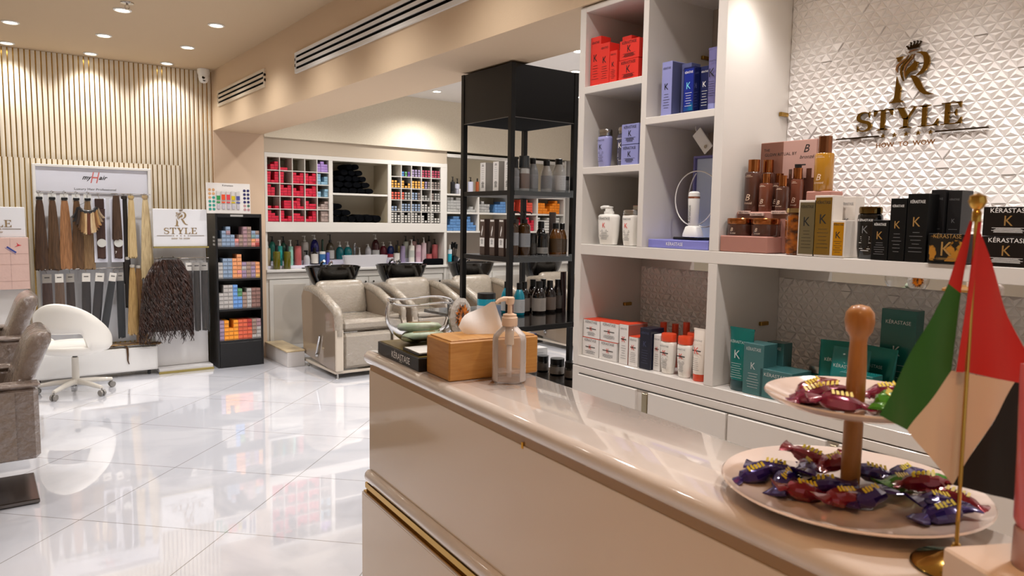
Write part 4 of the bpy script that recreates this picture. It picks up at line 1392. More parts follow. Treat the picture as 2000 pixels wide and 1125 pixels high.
# tissue box
t = thing('tissue_box', 'bamboo wood tissue box on the reception counter', 'tissue box', (.8460, 1.384, CZ), math.radians(-5.5))
B(0, .238, 0, .124, 0, .0905, .003).build('box_body', BAMBOO, t)
B(.006, .232, .006, .118, .0906, .0935, .0015).build('lid', mat('bamboo_lid', 'c8934f', .42, coat=.15, noise=(14, 'b27c3c', (9, 1, 1), .35, .75)), t)
t = thing('tissue', 'white tissue sheet sticking up out of the bamboo box', 'tissue', (.960, 1.434, CZ + .0940), math.radians(-25))
b = MB()
cols = 15
outline = [(-.050, 0), (-.050, .018), (-.044, .034), (-.032, .047), (-.010, .054), (.012, .064), (.030, .078), (.036, .079), (.046, .050), (.060, .012), (.062, 0)]


def top_at(x):
    for (xa, za), (xb_, zb) in zip(outline[1:], outline[2:]):
        if xa <= x <= xb_:
            return za + (zb - za) * (x - xa) / max(1e-6, xb_ - xa)
    return 0.0


gv, gf = [], []
for i in range(cols):
    x = -.050 + .110 * i / (cols - 1)
    for j in range(7):
        u = j / 6
        z = top_at(x) * u
        gv.append((x * (.55 + .45 * u ** .5), .010 * math.sin(x * 60 + u * 2) * u + .008 * u * u, z))
for i in range(cols - 1):
    for j in range(6):
        gf.append((i * 7 + j, (i + 1) * 7 + j, (i + 1) * 7 + j + 1, i * 7 + j + 1))
b.add(gv, gf)
k = len(gv)
b.add([(p[0], p[1] + .0008, p[2]) for p in gv], [f[::-1] for f in gf])
b.build('tissue_sheet', mat('tissue_paper', 'f6f3f1', .8, sheen=.3), t, smooth=60)

# sanitiser
t = thing('sanitiser_bottle', 'clear pump bottle of hand gel standing in front of the tissue box', 'bottle', (.968, 1.322, CZ))
PLA = film('clear_pet', 'f3ece8', .07, .04)
MB().lathe([(.034, 0), (.0385, .003), (.0385, .098), (.036, .108), (.020, .124), (.0165, .127), (.0165, .133), (.0153, .133), (.0153, .127), (.0188, .123), (.0348, .107), (.0372, .098), (.0372, .004), (.001, .004)], 40).build('bottle_body', PLA, t, smooth=50)
MB().lathe([(.001, .0045), (.0366, .0045), (.0366, .024), (.001, .024)], 32).build('gel', film('hand_gel', 'c9b5a8', .30, .1), t, smooth=40)
PUMPM = mat('blush_plastic', 'dcbda2', .4)
b = MB().lathe([(.0172, .128), (.0180, .130), (.0180, .147), (.0155, .149), (.0155, .154), (.0095, .156), (.001, .156)], 28)
b.build('pump_collar', PUMPM, t)
b = MB().lathe([(.0055, .156), (.0052, .176), (.009, .178), (.0105, .186), (.0105, .192), (.001, .193)], 20)
b.tube([(.008, 0, .188), (-.015, .003, .190), (-.026, .005, .187), (-.035, .006, .181)], [.0062, .0055, .0045, .0032], 10)
b.build('pump_head', PUMPM, t)
b = MB().lathe([(.0105, .127), (.0105, .085), (.001, .084)], 16)
b.build('pump_cylinder', mat('milky_plastic', 'd9c3ab', .3), t)
MB().lathe([(.0062, .083), (.0062, .010), (.001, .010)], 14).build('dip_tube', mat('tube_white', 'e2d9d4', .2, coat=.3), t)

# two-tier stand
PLATE = mat('white_porcelain', 'dcc9bd', .12, coat=.8)
WOOD = mat('honey_beech', 'b4793c', .38, coat=.2, noise=(20, '94602a', (3, 3, .6), .3, .8))
SX, SY = .930, .492
t = thing('tiered_stand', 'two-tier white plate stand with a wooden pole and ball finial', 'cake stand', (SX, SY, CZ))
MB().lathe([(.001, .004), (.055, .004), (.058, .0), (.062, .0), (.064, .006), (.110, .008), (.150, .014), (.164, .020), (.166, .022), (.164, .024), (.148, .019), (.105, .013), (.060, .011), (.001, .011)], 72).build('lower_plate', PLATE, t, smooth=50)
MB().lathe([(.014, .1225), (.035, .123), (.080, .127), (.108, .137), (.1145, .143), (.1135, .145), (.105, .142), (.078, .132), (.035, .128), (.001, .128)], 64).build('upper_plate', PLATE, t, smooth=50)
MB().lathe([(.0122, .011), (.0122, .1222)], 24).build('pole', WOOD, t)
MB().lathe([(.0122, .1285), (.0118, .18), (.0105, .215), (.0112, .222), (.0165, .230), (.0186, .243), (.0175, .254), (.011, .2625), (.001, .265)], 32).build('pole', WOOD, t, smooth=50)

CANDY = {'purple': mat('purple_wrapper', '2e1a66', .15, .35, coat=.8), 'red': mat('red_wrapper', '7f0f24', .15, .35, coat=.8), 'green': mat('green_wrapper', '3f8a1c', .15, .3, coat=.8), 'pink': mat('wine_wrapper', '7a1c3c', .15, .3, coat=.8)}
YEL = mat('yellow_print', 'd9c21f', .35, coat=.4)


def candy_mesh(seed, m):
    rd = random.Random(seed)
    b = MB()
    prof = [(-.030, .0130, .0012), (-.024, .0105, .0022), (-.0185, .0045, .0035), (-.014, .0085, .0065), (-.006, .0105, .0085), (.004, .0108, .0088), (.013, .0085, .0068), (.018, .0045, .0035), (.024, .0105, .0024), (.030, .0135, .0012)]
    rings = []
    for i, (x, ry, rz_) in enumerate(prof):
        ring = []
        tw = rd.uniform(-.5, .5) if i in (0, 1, 8, 9) else 0
        for k in range(14):
            a = 2 * PI * k / 14
            w = 1 + rd.uniform(-.16, .16)
            y, z = ry * math.cos(a) * w, rz_ * math.sin(a) * w
            ring.append((x + rd.uniform(-.001, .001), y * math.cos(tw) - z * math.sin(tw), .0088 + y * math.sin(tw) * .5 + z))
        rings.append(ring)
    return b.loft(rings)


def candy(x, y, z, rz, colour, label, seed, tilt=0.0, group=None):
    t = thing('wrapped_candy', label, 'candy', (x, y, z), 0, group, rot=(tilt, random.Random(seed).uniform(-.25, .25), rz))
    K = Matrix.Scale(1.36, 4)
    candy_mesh(seed, None).xf(K).build('wrapper', CANDY[colour], t, smooth=20)
    b = MB()
    rd = random.Random(seed + 50)
    for i in range(5):
        x0 = -.010 + i * .0042
        b.prism([(x0, 0), (x0 + .003, .0004), (x0 + .0028, .006 + rd.uniform(-.001, .001)), (x0 + .0004, .0055)], -.0002, .0002)
    b.xf(K @ Matrix.Translation((0, -.0045, .0165)) @ Matrix.Rotation(-1.0, 4, 'X'))
    b.build('yellow_print', YEL, t, smooth=0)
    return t


LOWP = [(-.118, -.020, 'purple', .3, 'purple wrapped candy at the left end of the lower plate'), (-.095, .012, 'purple', -.5, 'purple wrapped candy behind the leftmost one on the lower plate'),
        (-.080, -.030, 'purple', .8, 'purple wrapped candy third from the left on the lower plate'), (-.060, -.062, 'red', .1, 'red wrapped candy nearest the front left of the lower plate'),
        (-.052, .060, 'red', -.7, 'red wrapped candy standing highest at the back left of the lower plate'), (-.055, .000, 'purple', 1.0, 'purple wrapped candy in the middle of the left heap'),
        (-.012, -.066, 'red', .3, 'red wrapped candy at the front before the wooden pole'), (-.020, .045, 'red', .5, 'red wrapped candy directly behind the pole on the left'),
        (-.030, -.028, 'purple', -.4, 'purple wrapped candy left of the pole foot'), (.020, -.048, 'purple', .4, 'purple wrapped candy touching the pole front'),
        (.030, .050, 'purple', -.2, 'purple wrapped candy behind the pole on the right'), (.060, .020, 'green', .4, 'green wrapped candy right of the pole, front one'),
        (.070, .062, 'purple', .6, 'purple wrapped candy at the back of the right heap'), (.098, .045, 'green', -.5, 'green wrapped candy at the far right back of the lower plate'),
        (.088, .005, 'red', -.3, 'red wrapped candy lying across the right heap'), (.095, -.035, 'purple', .2, 'purple wrapped candy at the right of the lower plate'),
        (.120, -.012, 'red', -.8, 'red wrapped candy at the right end of the lower plate'), (.100, -.070, 'purple', .15, 'purple wrapped candy nearest the front right of the lower plate')]
VD = Vector((math.sin(math.radians(58)), math.cos(math.radians(58)), 0))   # direction away from the viewer at this plate
VR = Vector((VD.y, -VD.x, 0))
for i, (a, d_, c, r_, lb) in enumerate(LOWP):
    p = Vector((SX, SY, 0)) + VR * a + VD * d_
    z = CZ + .0135 + (.010 if i in (4, 7, 14, 5) else 0)
    candy(p.x, p.y, z, r_ - math.radians(32), c, lb, 100 + i, group='wrapped candies on the lower plate')
UPP = [(-.052, .028, 'red', .5, 'dark red wrapped candy at the back left of the upper plate'), (-.050, -.012, 'pink', .2, 'wine wrapped candy at the left of the upper plate'),
       (-.022, -.045, 'pink', -.2, 'wine wrapped candy at the front of the upper plate'), (-.028, .012, 'pink', -.6, 'wine wrapped candy close behind the pole of the upper plate'),
       (.036, -.010, 'green', .9, 'green wrapped candy right of the pole on the upper plate'), (.040, .040, 'pink', .1, 'wine wrapped candy at the back right of the upper plate')]
for i, (a, d_, c, r_, lb) in enumerate(UPP):
    p = Vector((SX, SY, 0)) + VR * a + VD * d_
    candy(p.x, p.y, CZ + .1305, r_ - math.radians(32), c, lb, 200 + i, group='wrapped candies on the upper plate')

# desk flag
FX, FY = .838, .322
t = thing('desk_flag', 'small red, green, white and black table flag on a gold pole', 'flag', (FX, FY, CZ))
MB().lathe([(.040, 0), (.043, .003), (.040, .007), (.020, .013), (.007, .020), (.004, .028)], 40).build('base', GOLD, t, smooth=50)
p0, p1 = Vector((0, 0, .02)), Vector((-.004, .003, .386))
MB().tube([p0, p1], .0021, 10).build('pole', GOLD, t)
MB().lathe([(.0045, -.012), (.0045, -.002), (.0030, 0), (.0062, .003), (.0088, .0085), (.0075, .0145), (.001, .0175)], 24, tuple(p1)).build('finial', GOLD, t, smooth=50)
fr = Vector((.78, -.62, 0)).normalized()
fn = Vector((fr.y, -fr.x, 0))


def flag_part(name, quad, m, amp=.004):
    """quad corners in cloth units (right, down) around; cloth with soft shared folds"""
    b = MB()
    n = 14
    q = [Vector(((c[0] - 1905) / 1880, (c[1] - 410) / 1850, 0)) for c in quad]
    vs = []
    for i in range(n + 1):
        for j in range(n + 1):
            u, v = i / n, j / n
            p = q[0].lerp(q[1], u).lerp(q[3].lerp(q[2], u), v)
            w = Vector((p1.x, p1.y, p1.z - .014)) + fr * p.x * 1.02 + Vector((0, 0, -1)) * p.y
            fold = (amp * math.sin(p.x * 120 - p.y * 10) + .003 * math.sin(p.x * 60 + p.y * 30)) * min(1, abs(p.x) * 25)
            w += fn * (fold * .7 + (.0030 if name == 'red_sleeve' else -.0065))
            vs.append(tuple(w))
    fs = [(i * (n + 1) + j, (i + 1) * (n + 1) + j, (i + 1) * (n + 1) + j + 1, i * (n + 1) + j + 1) for i in range(n) for j in range(n)]
    b.add(vs, fs)
    k = len(vs)
    b.add([tuple(Vector(p) - fn * .0006) for p in vs], [f[::-1] for f in fs])
    return b.build(name, m, t, smooth=80)


FR = mat('red_cloth', 'c41a12', .6, sheen=.3)
FG_ = mat('green_cloth', '1f6414', .6, sheen=.3)
FW = mat('white_cloth', 'dccab6', .7, sheen=.3)
flag_part('red_band', [(1901, 404), (1906, 404), (1893, 545), (1868, 527)], FR)
flag_part('red_sleeve', [(1906, 404), (1912, 404), (1900, 698), (1886, 698)], FR, .002)
flag_part('red_band', [(1912, 406), (1990, 590), (2000, 717), (1900, 698)], FR)
flag_part('red_band', [(1990, 590), (2035, 680), (2040, 724), (2000, 717)], FR)
flag_part('green_band', [(1868, 527), (1893, 545), (1887, 698), (1812, 822)], FG_)
flag_part('green_band', [(1868, 527), (1868, 527), (1812, 822), (1750, 790)], FG_)
flag_part('white_band', [(1887, 698.5), (1965, 711), (1905, 930), (1812, 822)], FW)
flag_part('white_band', [(1965, 711), (2010, 719), (1962, 812), (1905, 930)], FW)
flag_part('black_band', [(2010, 719), (2045, 725), (2030, 960), (1905, 930)], mat('black_cloth', '15110f', .7))

# white box and pink tube close by
t = thing('white_box', 'flat white box on the counter at the bottom right corner', 'box', (.779, .312, CZ), math.radians(-27))
B(0, .16, -.12, 0, 0, .0445, .0025).build('carton', mat('warm_white_card', 'e5d3c4', .5), t)
t = thing('pink_tube', 'large translucent pink tube with frosted cap at the right edge of the picture', 'tube', (.806, .236, CZ + .0450), math.radians(-72))
MB().lathe([(.0225, 0), (.0235, .002), (.0235, .036), (.022, .038)], 28).build('cap', mat('frosted_cap', 'd3a9a4', .35, trans=.3), t)
MB().super([(.0215, .0215, .0385), (.0245, .0225, .045), (.026, .019, .11), (.0275, .012, .155), (.0285, .003, .180), (.0285, .002, .195)], 32).build('tube_body', mat('pink_translucent', 'd4606a', .3, coat=.5, noise=(9, 'e0563c', (1, 1, 1), .45, .7)), t, smooth=60)
lines(t, .03, .07, .10, 4, -.0235, mat('pale_pink_print', 'f0b5b0', .5), th=.002)

# ================================================================ wall cabinet with pigeonholes
ORD = ['bottom', 'second', 'third', 'fourth', 'fifth', 'sixth', 'seventh']
CAB = mat('white_cabinet_paint', 'd5d0c8', .35, coat=.2)
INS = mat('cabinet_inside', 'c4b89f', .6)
YC = 7.70
t = thing('wall_cabinet', 'white wall cabinet with two pigeonhole grids of hair colour and towels between', 'cabinet', (2.44, YC, 0))


def cb(x0, x1, y0, y1, z0, z1, b=.002):
    return B(x0 - 2.44, x1 - 2.44, y0, y1, z0, z1, b)


b = cb(2.445, 4.658, 0, .02, 2.108, 2.155)
for q in (cb(2.445, 4.658, 0, .02, 1.325, 1.432), cb(2.445, 2.468, 0, .02, 1.4325, 2.1075), cb(3.150, 3.192, 0, .02, 1.4325, 2.1075), cb(3.862, 3.902, 0, .02, 1.4325, 2.1075), cb(4.574, 4.658, 0, .02, 1.4325, 2.1075)):
    b.add(q.v, q.f)
b.build('face_frame', CAB, t)
cb(2.445, 4.658, .4, .41, 1.325, 2.155).build('back_board', INS, t)
cb(2.445, 4.658, .0205, .3995, 2.11, 2.13, 0).build('top_board', INS, t)
cb(2.445, 4.658, .0205, .3995, 1.405, 1.432, 0).build('bottom_board', INS, t)
for x in (2.450, 3.152, 3.874, 4.600):
    cb(x, x + .036 if x > 2.5 else 2.467, .0205, .3995, 1.4325, 2.1095, 0).build('partition', INS, t)
cb(3.192, 3.862, .004, .3995, 1.736, 1.758).build('towel_shelf', CAB, t)
GX = {'left': (2.468, 3.150), 'right': (3.902, 4.574)}
GZ0, GH = 1.4325, .675
for side, (gx0, gx1) in GX.items():
    b = MB()
    for i in range(6):
        x = gx0 + (gx1 - gx0) * i / 5
        b.box(x - 2.44 - .004, x - 2.44 + .004, .001, .22, GZ0, GZ0 + GH)
        z = GZ0 + GH * i / 5
        if 0 < i < 5:
            b.box(gx0 - 2.44, gx1 - 2.44, .0015, .22, z - .004, z + .004)
    b.build('pigeonhole_grid', CAB, t)
# lower cabinet
t = thing('base_cabinet', 'long white panelled base cabinet with worktop behind the wash basins', 'cabinet', (2.45, YC, 0))
for x0, x1 in ((.0, 2.21), (2.23, 4.19)):
    B(x0, x1, .03, .55, .0, .895, .002).build('cabinet_body', CAB, t)
    B(x0 - .003, x1, -.015, .50, .8955, .925, .004).build('worktop', mat('white_worktop', 'd9d5d0', .25, coat=.3), t)
for x0, x1 in ((.03, .47), (.49, .93), (.935, 1.17), (1.175, 1.42), (1.46, 2.16), (2.26, 2.90), (2.91, 3.55), (3.56, 4.17)):
    d = B(x0, x1, .012, .0295, .06, .815, .003).build('door', CAB, t)
    if x1 - x0 > .3:
        B(x0 + .045, x1 - .045, .010, .0125, .11, .765, .001).build('door_panel', mat('greige_door_panel', 'c3bbb0', .4), d)
B(0, 2.2, .010, .0295, .822, .893, .003).build('top_rail', CAB, t)
for x in (1.125, 1.225):
    MB().lathe([(.006, 0), (.006, .012), (.013, .018), (.011, .024), (.001, .025)], 14).xf(Matrix.Translation((x, .0115, .76)) @ Matrix.Rotation(PI / 2, 4, 'X')).build('knob', CHROME, t)
for x in (.45, 2.12):
    B(x - .012, x + .012, .006, .0115, .66, .74, .003).build('pull', BLACKP, t)
# niche riser
t = thing('shelf_riser', 'white stepped riser carrying the bottles on the worktop', 'riser', (2.45, 7.80, .9258))
B(.03, 2.19, 0, .115, 0, .032, .003).build('lower_step', mat('lilac_white_board', 'd8d5e2', .3, coat=.3), t)
B(.03, 2.19, .1155, .29, 0, .080, .003).build('upper_step', mat('lilac_white_board', 'd8d5e2', .3, coat=.3), t)
struct(B(2.45, 2.47, 7.72, 8.19, .926, 1.324).build('trim_6', CAB))
struct(B(4.625, 4.66, 7.702, 8.19, 0, 2.156).build('trim_7', CAB))

# ---------------------------------------------------------------- colour cartons in the pigeonholes
REDC = mat('crimson_carton', 'd01f3c', .45, coat=.1)
REDD = mat('dark_crimson_print', '8f1430', .5)


def make_carton(name, w, h, d, m, m2, stripe=True):
    b = MB().box(-w / 2, w / 2, 0, d, 0, h)
    b.use(1)
    if stripe:
        b.box(-w / 2 + .002, w / 2 - .002, -.0006, 0, h * .12, h * .32)
    return b.mesh(name, [m, m2], 0)


MESHC = {}


def colour_box(label, x, y, z, w, h, d, m, m2, group, rz=0.0, name='hair_colour_box'):
    key = (m.name, m2.name, w, h, d)
    if key not in MESHC:
        MESHC[key] = make_carton('hair_colour_box', w, h, d, m, m2)
    o = D.objects.new(name, MESHC[key])
    COL.objects.link(o)
    o.location = (x, y, z)
    o.rotation_euler.z = rz
    return tag(o, label, 'box', group)


ROWS = ['top', 'second', 'third', 'fourth', 'bottom']
CELL = ['first', 'second', 'third', 'fourth', 'fifth']
rd = random.Random(5)
# counts of cartons in each of three stacks per cell, from the top row
LEFT = [[(0, 2, 3), (1, 1, 0), None, None, 'V343'],
        [(4, 1, 4), (4, 0, 0), (4, 3, 4), (4, 3, 4), 'B413'],
        [(4, 3, 0), (4, 3, 4), (3, 2, 4), (3, 3, 4), 'B203'],
        [(1, 0, 1), (0, 3, 3), (3, 4, 1), (3, 2, 2), 'G123'],
        [(4, 3, 2), (4, 1, 2), (3, 3, 2), (1, 2, 4), 'G044']]
VIO = mat('violet_carton', 'a98bc9', .45)
VIO2 = mat('violet_print', '7d5fa0', .5)
SKY = mat('powder_blue_carton', '8fb4c9', .45)
SKY2 = mat('powder_blue_print', '5f8496', .5)
TAU = mat('taupe_carton', 'a8958c', .5)
TAU2 = mat('taupe_print', '7c6a62', .5)
KIND = {'V': (VIO, VIO2, 'violet'), 'B': (SKY, SKY2, 'powder blue'), 'G': (TAU, TAU2, 'taupe')}
for r, row in enumerate(LEFT):
    for c, cell in enumerate(row):
        if cell is None:
            continue
        m, m2, cn = REDC, REDD, 'crimson'
        if isinstance(cell, str):
            m, m2, cn = KIND[cell[0]]
            cell = tuple(int(k) for k in cell[1:])
        x0 = 2.468 + (.682 / 5) * c + .006
        z0 = GZ0 + .135 * (4 - r) + .0045
        for k, n in enumerate(cell):
            for j in range(n):
                colour_box('%s carton, left grid, %s row, %s cell, %s stack, %s up' % (cn, ROWS[r], CELL[c], ['left', 'middle', 'right'][k], ORD[j]),
                           x0 + .0205 + k * .0405 + rd.uniform(-.001, .001), YC + .012 + rd.uniform(0, .012), z0 + j * .0292, .038, .0288, .15, m, m2, '%s cartons in the left pigeonhole grid' % cn, name='hair_dye_carton')
# right grid: tubes with coloured ends and black sleeves
ENDC = {'P': 'a08fae', 'M': 'b04a5e', 'O': 'e9a64e', 'C': 'd9624e', 'N': '8f8078', 'S': '8fa0b8', 'K': 'a8a6a0', 'W': 'c9c5bd', 'L': '4f7fb8', 'E': '5f9f6a', 'U': '6a4a9a'}
ENDN = {'P': 'mauve', 'M': 'raspberry', 'O': 'amber', 'C': 'coral', 'N': 'taupe', 'S': 'slate blue', 'K': 'grey', 'W': 'light grey', 'L': 'blue', 'E': 'green', 'U': 'violet'}
RIGHT = [[None, ('L2', 'E2', 'U2'), ('P3', 'P3', 'P3'), ('M3', 'M3', 'M3'), ('M3', 'M3', 'M3')],
         [('O3', 'O3', 'O2'), ('O3', 'O1', 'O2'), ('O3', 'O3', 'O3'), ('O3', 'P3', 'N3'), ('N3', 'N3', 'N3')],
         [('C3', 'C3', 'C3'), ('C3', 'K3', 'K3'), ('S3', 'S3', 'N3'), ('K2', 'K2', 'K1'), ('N3', 'K3', 'K3')],
         [('S2', 'S2', 'K1'), ('S3', 'S3', 'S3'), ('S3', 'S3', 'S3'), ('W3', 'W3', 'W2'), ('W3', 'W3', 'W3')],
         [('W4', 'W4', 'W3'), ('W4', 'W3', 'W4'), ('W4', 'W4', 'W3'), ('W3', 'W1', 'W4'), ('W4', 'W2', 'W2')]]
MESHT = {}
for r, row in enumerate(RIGHT):
    for c, cell in enumerate(row):
        if not cell:
            continue
        x0 = 3.902 + (.672 / 5) * c + .005
        z0 = GZ0 + .135 * (4 - r) + .0045
        for k, code in enumerate(cell):
            for j in range(int(code[1])):
                kk = code[0]
                if kk not in MESHT:
                    m1 = mat('sleeve_black', '1c1917', .4)
                    m2 = mat('end_%s' % ENDN[kk].replace(' ', '_'), ENDC[kk], .45)
                    b = MB().box(-.0185, .0185, .002, .15, 0, .0290)
                    b.use(1)
                    b.box(-.0130, .0130, -.001, .0025, .006, .0265)
                    MESHT[kk] = b.mesh('hair_colour_tube', [m1, m2], 0)
                o = D.objects.new('hair_colour_tube', MESHT[kk])
                COL.objects.link(o)
                o.location = (x0 + .0205 + k * .0402, YC + .010 + rd.uniform(0, .004), z0 + j * .0296)
                tag(o, '%s-ended carton, right grid, %s row, %s cell, %s stack, %s up' % (ENDN[kk], ROWS[r], CELL[c], ['left', 'middle', 'right'][k], ORD[j]), 'box', '%s-ended cartons in the right grid' % ENDN[kk])

# ---------------------------------------------------------------- rolled towels
TOW = mat('black_terry', '06070b', .95, spec=.1, bump=(260, .8, .004))


def towel(x, z, rx, rz_, label, y=7.78, ln=.26, ry=0.0):
    b = MB()
    rings = []
    for i in range(7):
        u = i / 6
        k = 1.0 if 0 < i < 6 else .90
        ring = []
        for a in range(24):
            an = 2 * PI * a / 24
            w = 1 + .04 * math.sin(3 * an + i + x * 40)
            ring.append((rx * k * w * math.cos(an), u * ln, rz_ + rz_ * k * w * math.sin(an)))
        rings.append(ring)
    b.loft(rings)
    sp = []
    for i in range(30):
        a = i / 29 * 4.5 * PI
        q = .15 + .75 * i / 29
        sp.append((rx * q * math.cos(a), -.001, rz_ + rz_ * q * math.sin(a)))
    b.tube(sp, .0022, 6)
    o = b.build('rolled_towel', TOW, None, smooth=60, loc=(x, y, z))
    return tag(o, label, 'towel', 'black rolled towels in the wall cabinet')


def towel_row(xa, xb_, n, z, rz_, rowname, shelf, y=7.78):
    rx = (xb_ - xa) / n / 2
    for i in range(n):
        towel(xa + rx * (2 * i + 1), z, rx * .99, rz_, 'black rolled towel, %s from the left in the %s row on the %s towel shelf' % (['first', 'second', 'third', 'fourth', 'fifth'][i], rowname, shelf), y)


for (xa, xb_, n, i, rn) in ((3.215, 3.720, 5, 0, 'bottom'), (3.25, 3.675, 4, 1, 'second'), (3.282, 3.63, 4, 2, 'third'), (3.318, 3.585, 3, 3, 'fourth'), (3.385, 3.54, 2, 4, 'top')):
    towel_row(xa, xb_, n, 1.7585 + i * .0665, .0330, rn, 'upper')
towel_row(3.215, 3.50, 3, 1.4335, .036, 'bottom', 'lower')
towel_row(3.215, 3.44, 2, 1.4335 + .073, .035, 'second', 'lower')
towel(3.275, 1.4335 + .144, .063, .034, 'single black rolled towel on top of the pile on the lower towel shelf')
for i, (x, lb) in enumerate(((3.555, 'left'), (3.66, 'middle'), (3.765, 'right'))):
    towel(x, 1.4335, .052, .046 - .003 * (i == 2), 'large black rolled towel, %s of three at the right of the lower towel shelf' % lb)

# ---------------------------------------------------------------- bottles in the niche
PUMPW = mat('white_pump', 'e5e3de', .35)


def nbottle(label, x, y, w, z0, zb, zt, col, kind='pump', cap='black', lab=None, shape='cyl', name=None, group=None):
    t = thing(name or ('product_jar' if kind == 'jar' else 'salon_bottle'), label, 'jar' if kind == 'jar' else 'bottle', (x, y, z0 + .0004), 0, group)
    m = mat('niche_' + col, col, .25, coat=.4)
    cm = BLACKP if cap == 'black' else (PUMPW if cap == 'white' else CHROME)
    r = w / 2
    hb, ht = zb - z0, zt - z0
    if kind == 'jar':
        MB().lathe([(r * .96, 0), (r, .003), (r, hb * .78), (r * .97, hb * .8)], 20).build('jar_body', m, t)
        MB().lathe([(r * .99, hb * .8 + .0004), (r * .99, hb), (.001, hb)], 20).build('lid', PUMPW if cap == 'white' else m, t)
    else:
        if shape == 'dome':
            pr_ = [(r * .94, 0), (r, .004), (r, hb * .62), (r * .93, hb * .76), (r * .70, hb * .90), (r * .34, hb)]
        elif shape == 'cone':
            pr_ = [(r * .98, 0), (r, .004), (r * .86, hb * .5), (r * .3, hb)]
        else:
            pr_ = [(r * .94, 0), (r, .004), (r, hb * .94), (r * .93, hb * .98), (r * .6, hb)]
        MB().lathe(pr_, 20).build('bottle_body', m, t, smooth=50)
        if kind == 'pump':
            k = min(.006, r * .25)
            b = MB().lathe([(r * .36, hb + .0003), (r * .34, hb + (ht - hb) * .3), (k, hb + (ht - hb) * .35), (k, ht - .006), (k * 1.8, ht - .005), (k * 1.8, ht), (.001, ht)], 12)
            b.tube([(0, 0, ht - .003), (-r * .75, -.004, ht - .004)], k * .55, 6)
            b.build('pump_head', cm, t)
        elif kind == 'spray':
            b = MB().lathe([(r * .3, hb + .0003), (r * .3, ht - .012), (.001, ht - .011)], 12)
            b.box(-r * .9, r * .35, -.008, .008, ht - .016, ht, .003)
            b.tube([(-r * .5, 0, ht - .016), (-r * .7, 0, ht - .035), (-r * .5, 0, ht - .045)], .003, 6)
            b.build('spray_head', cm, t)
        elif kind == 'cap':
            MB().lathe([(r * .42, hb + .0003), (r * .42, ht), (.001, ht)], 14).build('cap', cm, t)
    if lab:
        c, a, e = lab
        MB().lathe([(r + .0007, hb * a), (r + .0007, hb * e)], 20, cap0=False, cap1=False).build('label', mat('niche_label_' + c, c, .45), t)
    return t


Z1, Z2, ZW = .9258 + .032, .9258 + .080, .9255
nbottle('olive green bottle with black nozzle at the front left of the worktop, left one', 2.578, 7.762, .074, ZW, 1.117, 1.182, '5f5a12', 'cap')
nbottle('olive green bottle with black nozzle at the front left of the worktop, right one', 2.692, 7.762, .075, ZW, 1.115, 1.181, '5a5512', 'cap')
F_ = [('tan pump bottle with white pump at the left end of the niche', 2.515, .061, 1.151, 1.217, 'b39f7e', 'pump', 'white', None, 'cyl'),
      ('turquoise pump bottle with white pump between the two olive bottles', 2.646, .056, 1.172, 1.233, '2fa9a0', 'pump', 'white', None, 'cyl'),
      ('mint green pump bottle with white pump right of the olive bottles', 2.764, .056, 1.166, 1.233, '8fc7b4', 'pump', 'white', None, 'cyl'),
      ('coral pink bottle with black pump in the left half of the niche', 2.845, .078, 1.170, 1.232, 'b95c5c', 'pump', 'black', None, 'cyl'),
      ('small clear spray bottle with black trigger', 2.945, .070, 1.067, 1.118, 'b9b9bd', 'spray', 'black', None, 'dome'),
      ('dark bottle with white oval label and black cap above the first wash basin', 3.035, .080, 1.100, 1.146, '1c1513', 'cap', 'black', ('cfcac3', .12, .85), 'dome'),
      ('blue jar with white lid above the first wash basin', 3.126, .072, 1.104, 1.104, '33699f', 'jar', 'white', None, 'cyl'),
      ('small periwinkle bottle beside the blue jar', 3.190, .041, 1.092, 1.100, '5a5bb0', 'cap', 'black', None, 'cyl'),
      ('maroon and white jar right of the square sink', 3.968, .080, 1.062, 1.062, '7a1a28', 'jar', 'same', ('cfccd6', .05, .62), 'cyl'),
      ('dark bottle with white oval label above the second wash basin', 4.056, .074, 1.092, 1.171, '1c1513', 'cap', 'black', ('cfcac3', .1, .85), 'dome'),
      ('lavender bottle with black cap right of the white oval label bottle', 4.138, .060, 1.158, 1.177, '8d7f9c', 'cap', 'black', None, 'cyl'),
      ('white bottle with long white pump, right half of the niche', 4.257, .072, 1.163, 1.232, 'e0ddd2', 'pump', 'white', ('b9bdb4', .3, .7), 'cyl'),
      ('pale pink front bottle with black pump', 4.350, .070, 1.169, 1.238, 'd3b3bd', 'pump', 'black', ('c49cab', .3, .6), 'cyl'),
      ('pale pink bottle with white pump directly behind the towel', 4.426, .064, 1.193, 1.256, 'd6bcc2', 'pump', 'white', None, 'cyl'),
      ('coral jar standing behind the folded towel', 4.500, .076, 1.054, 1.054, 'c06464', 'jar', 'same', None, 'cyl'),
      ('coral pink bottle with black pump at the right end of the niche', 4.583, .074, 1.173, 1.237, 'bb5f62', 'pump', 'black', None, 'cyl')]
for lb, x, w, zb, zt, col, k, cp, lab, sh in F_:
    nbottle(lb, x, 7.857, w, Z1, zb, zt, col, k, cp, lab, sh)
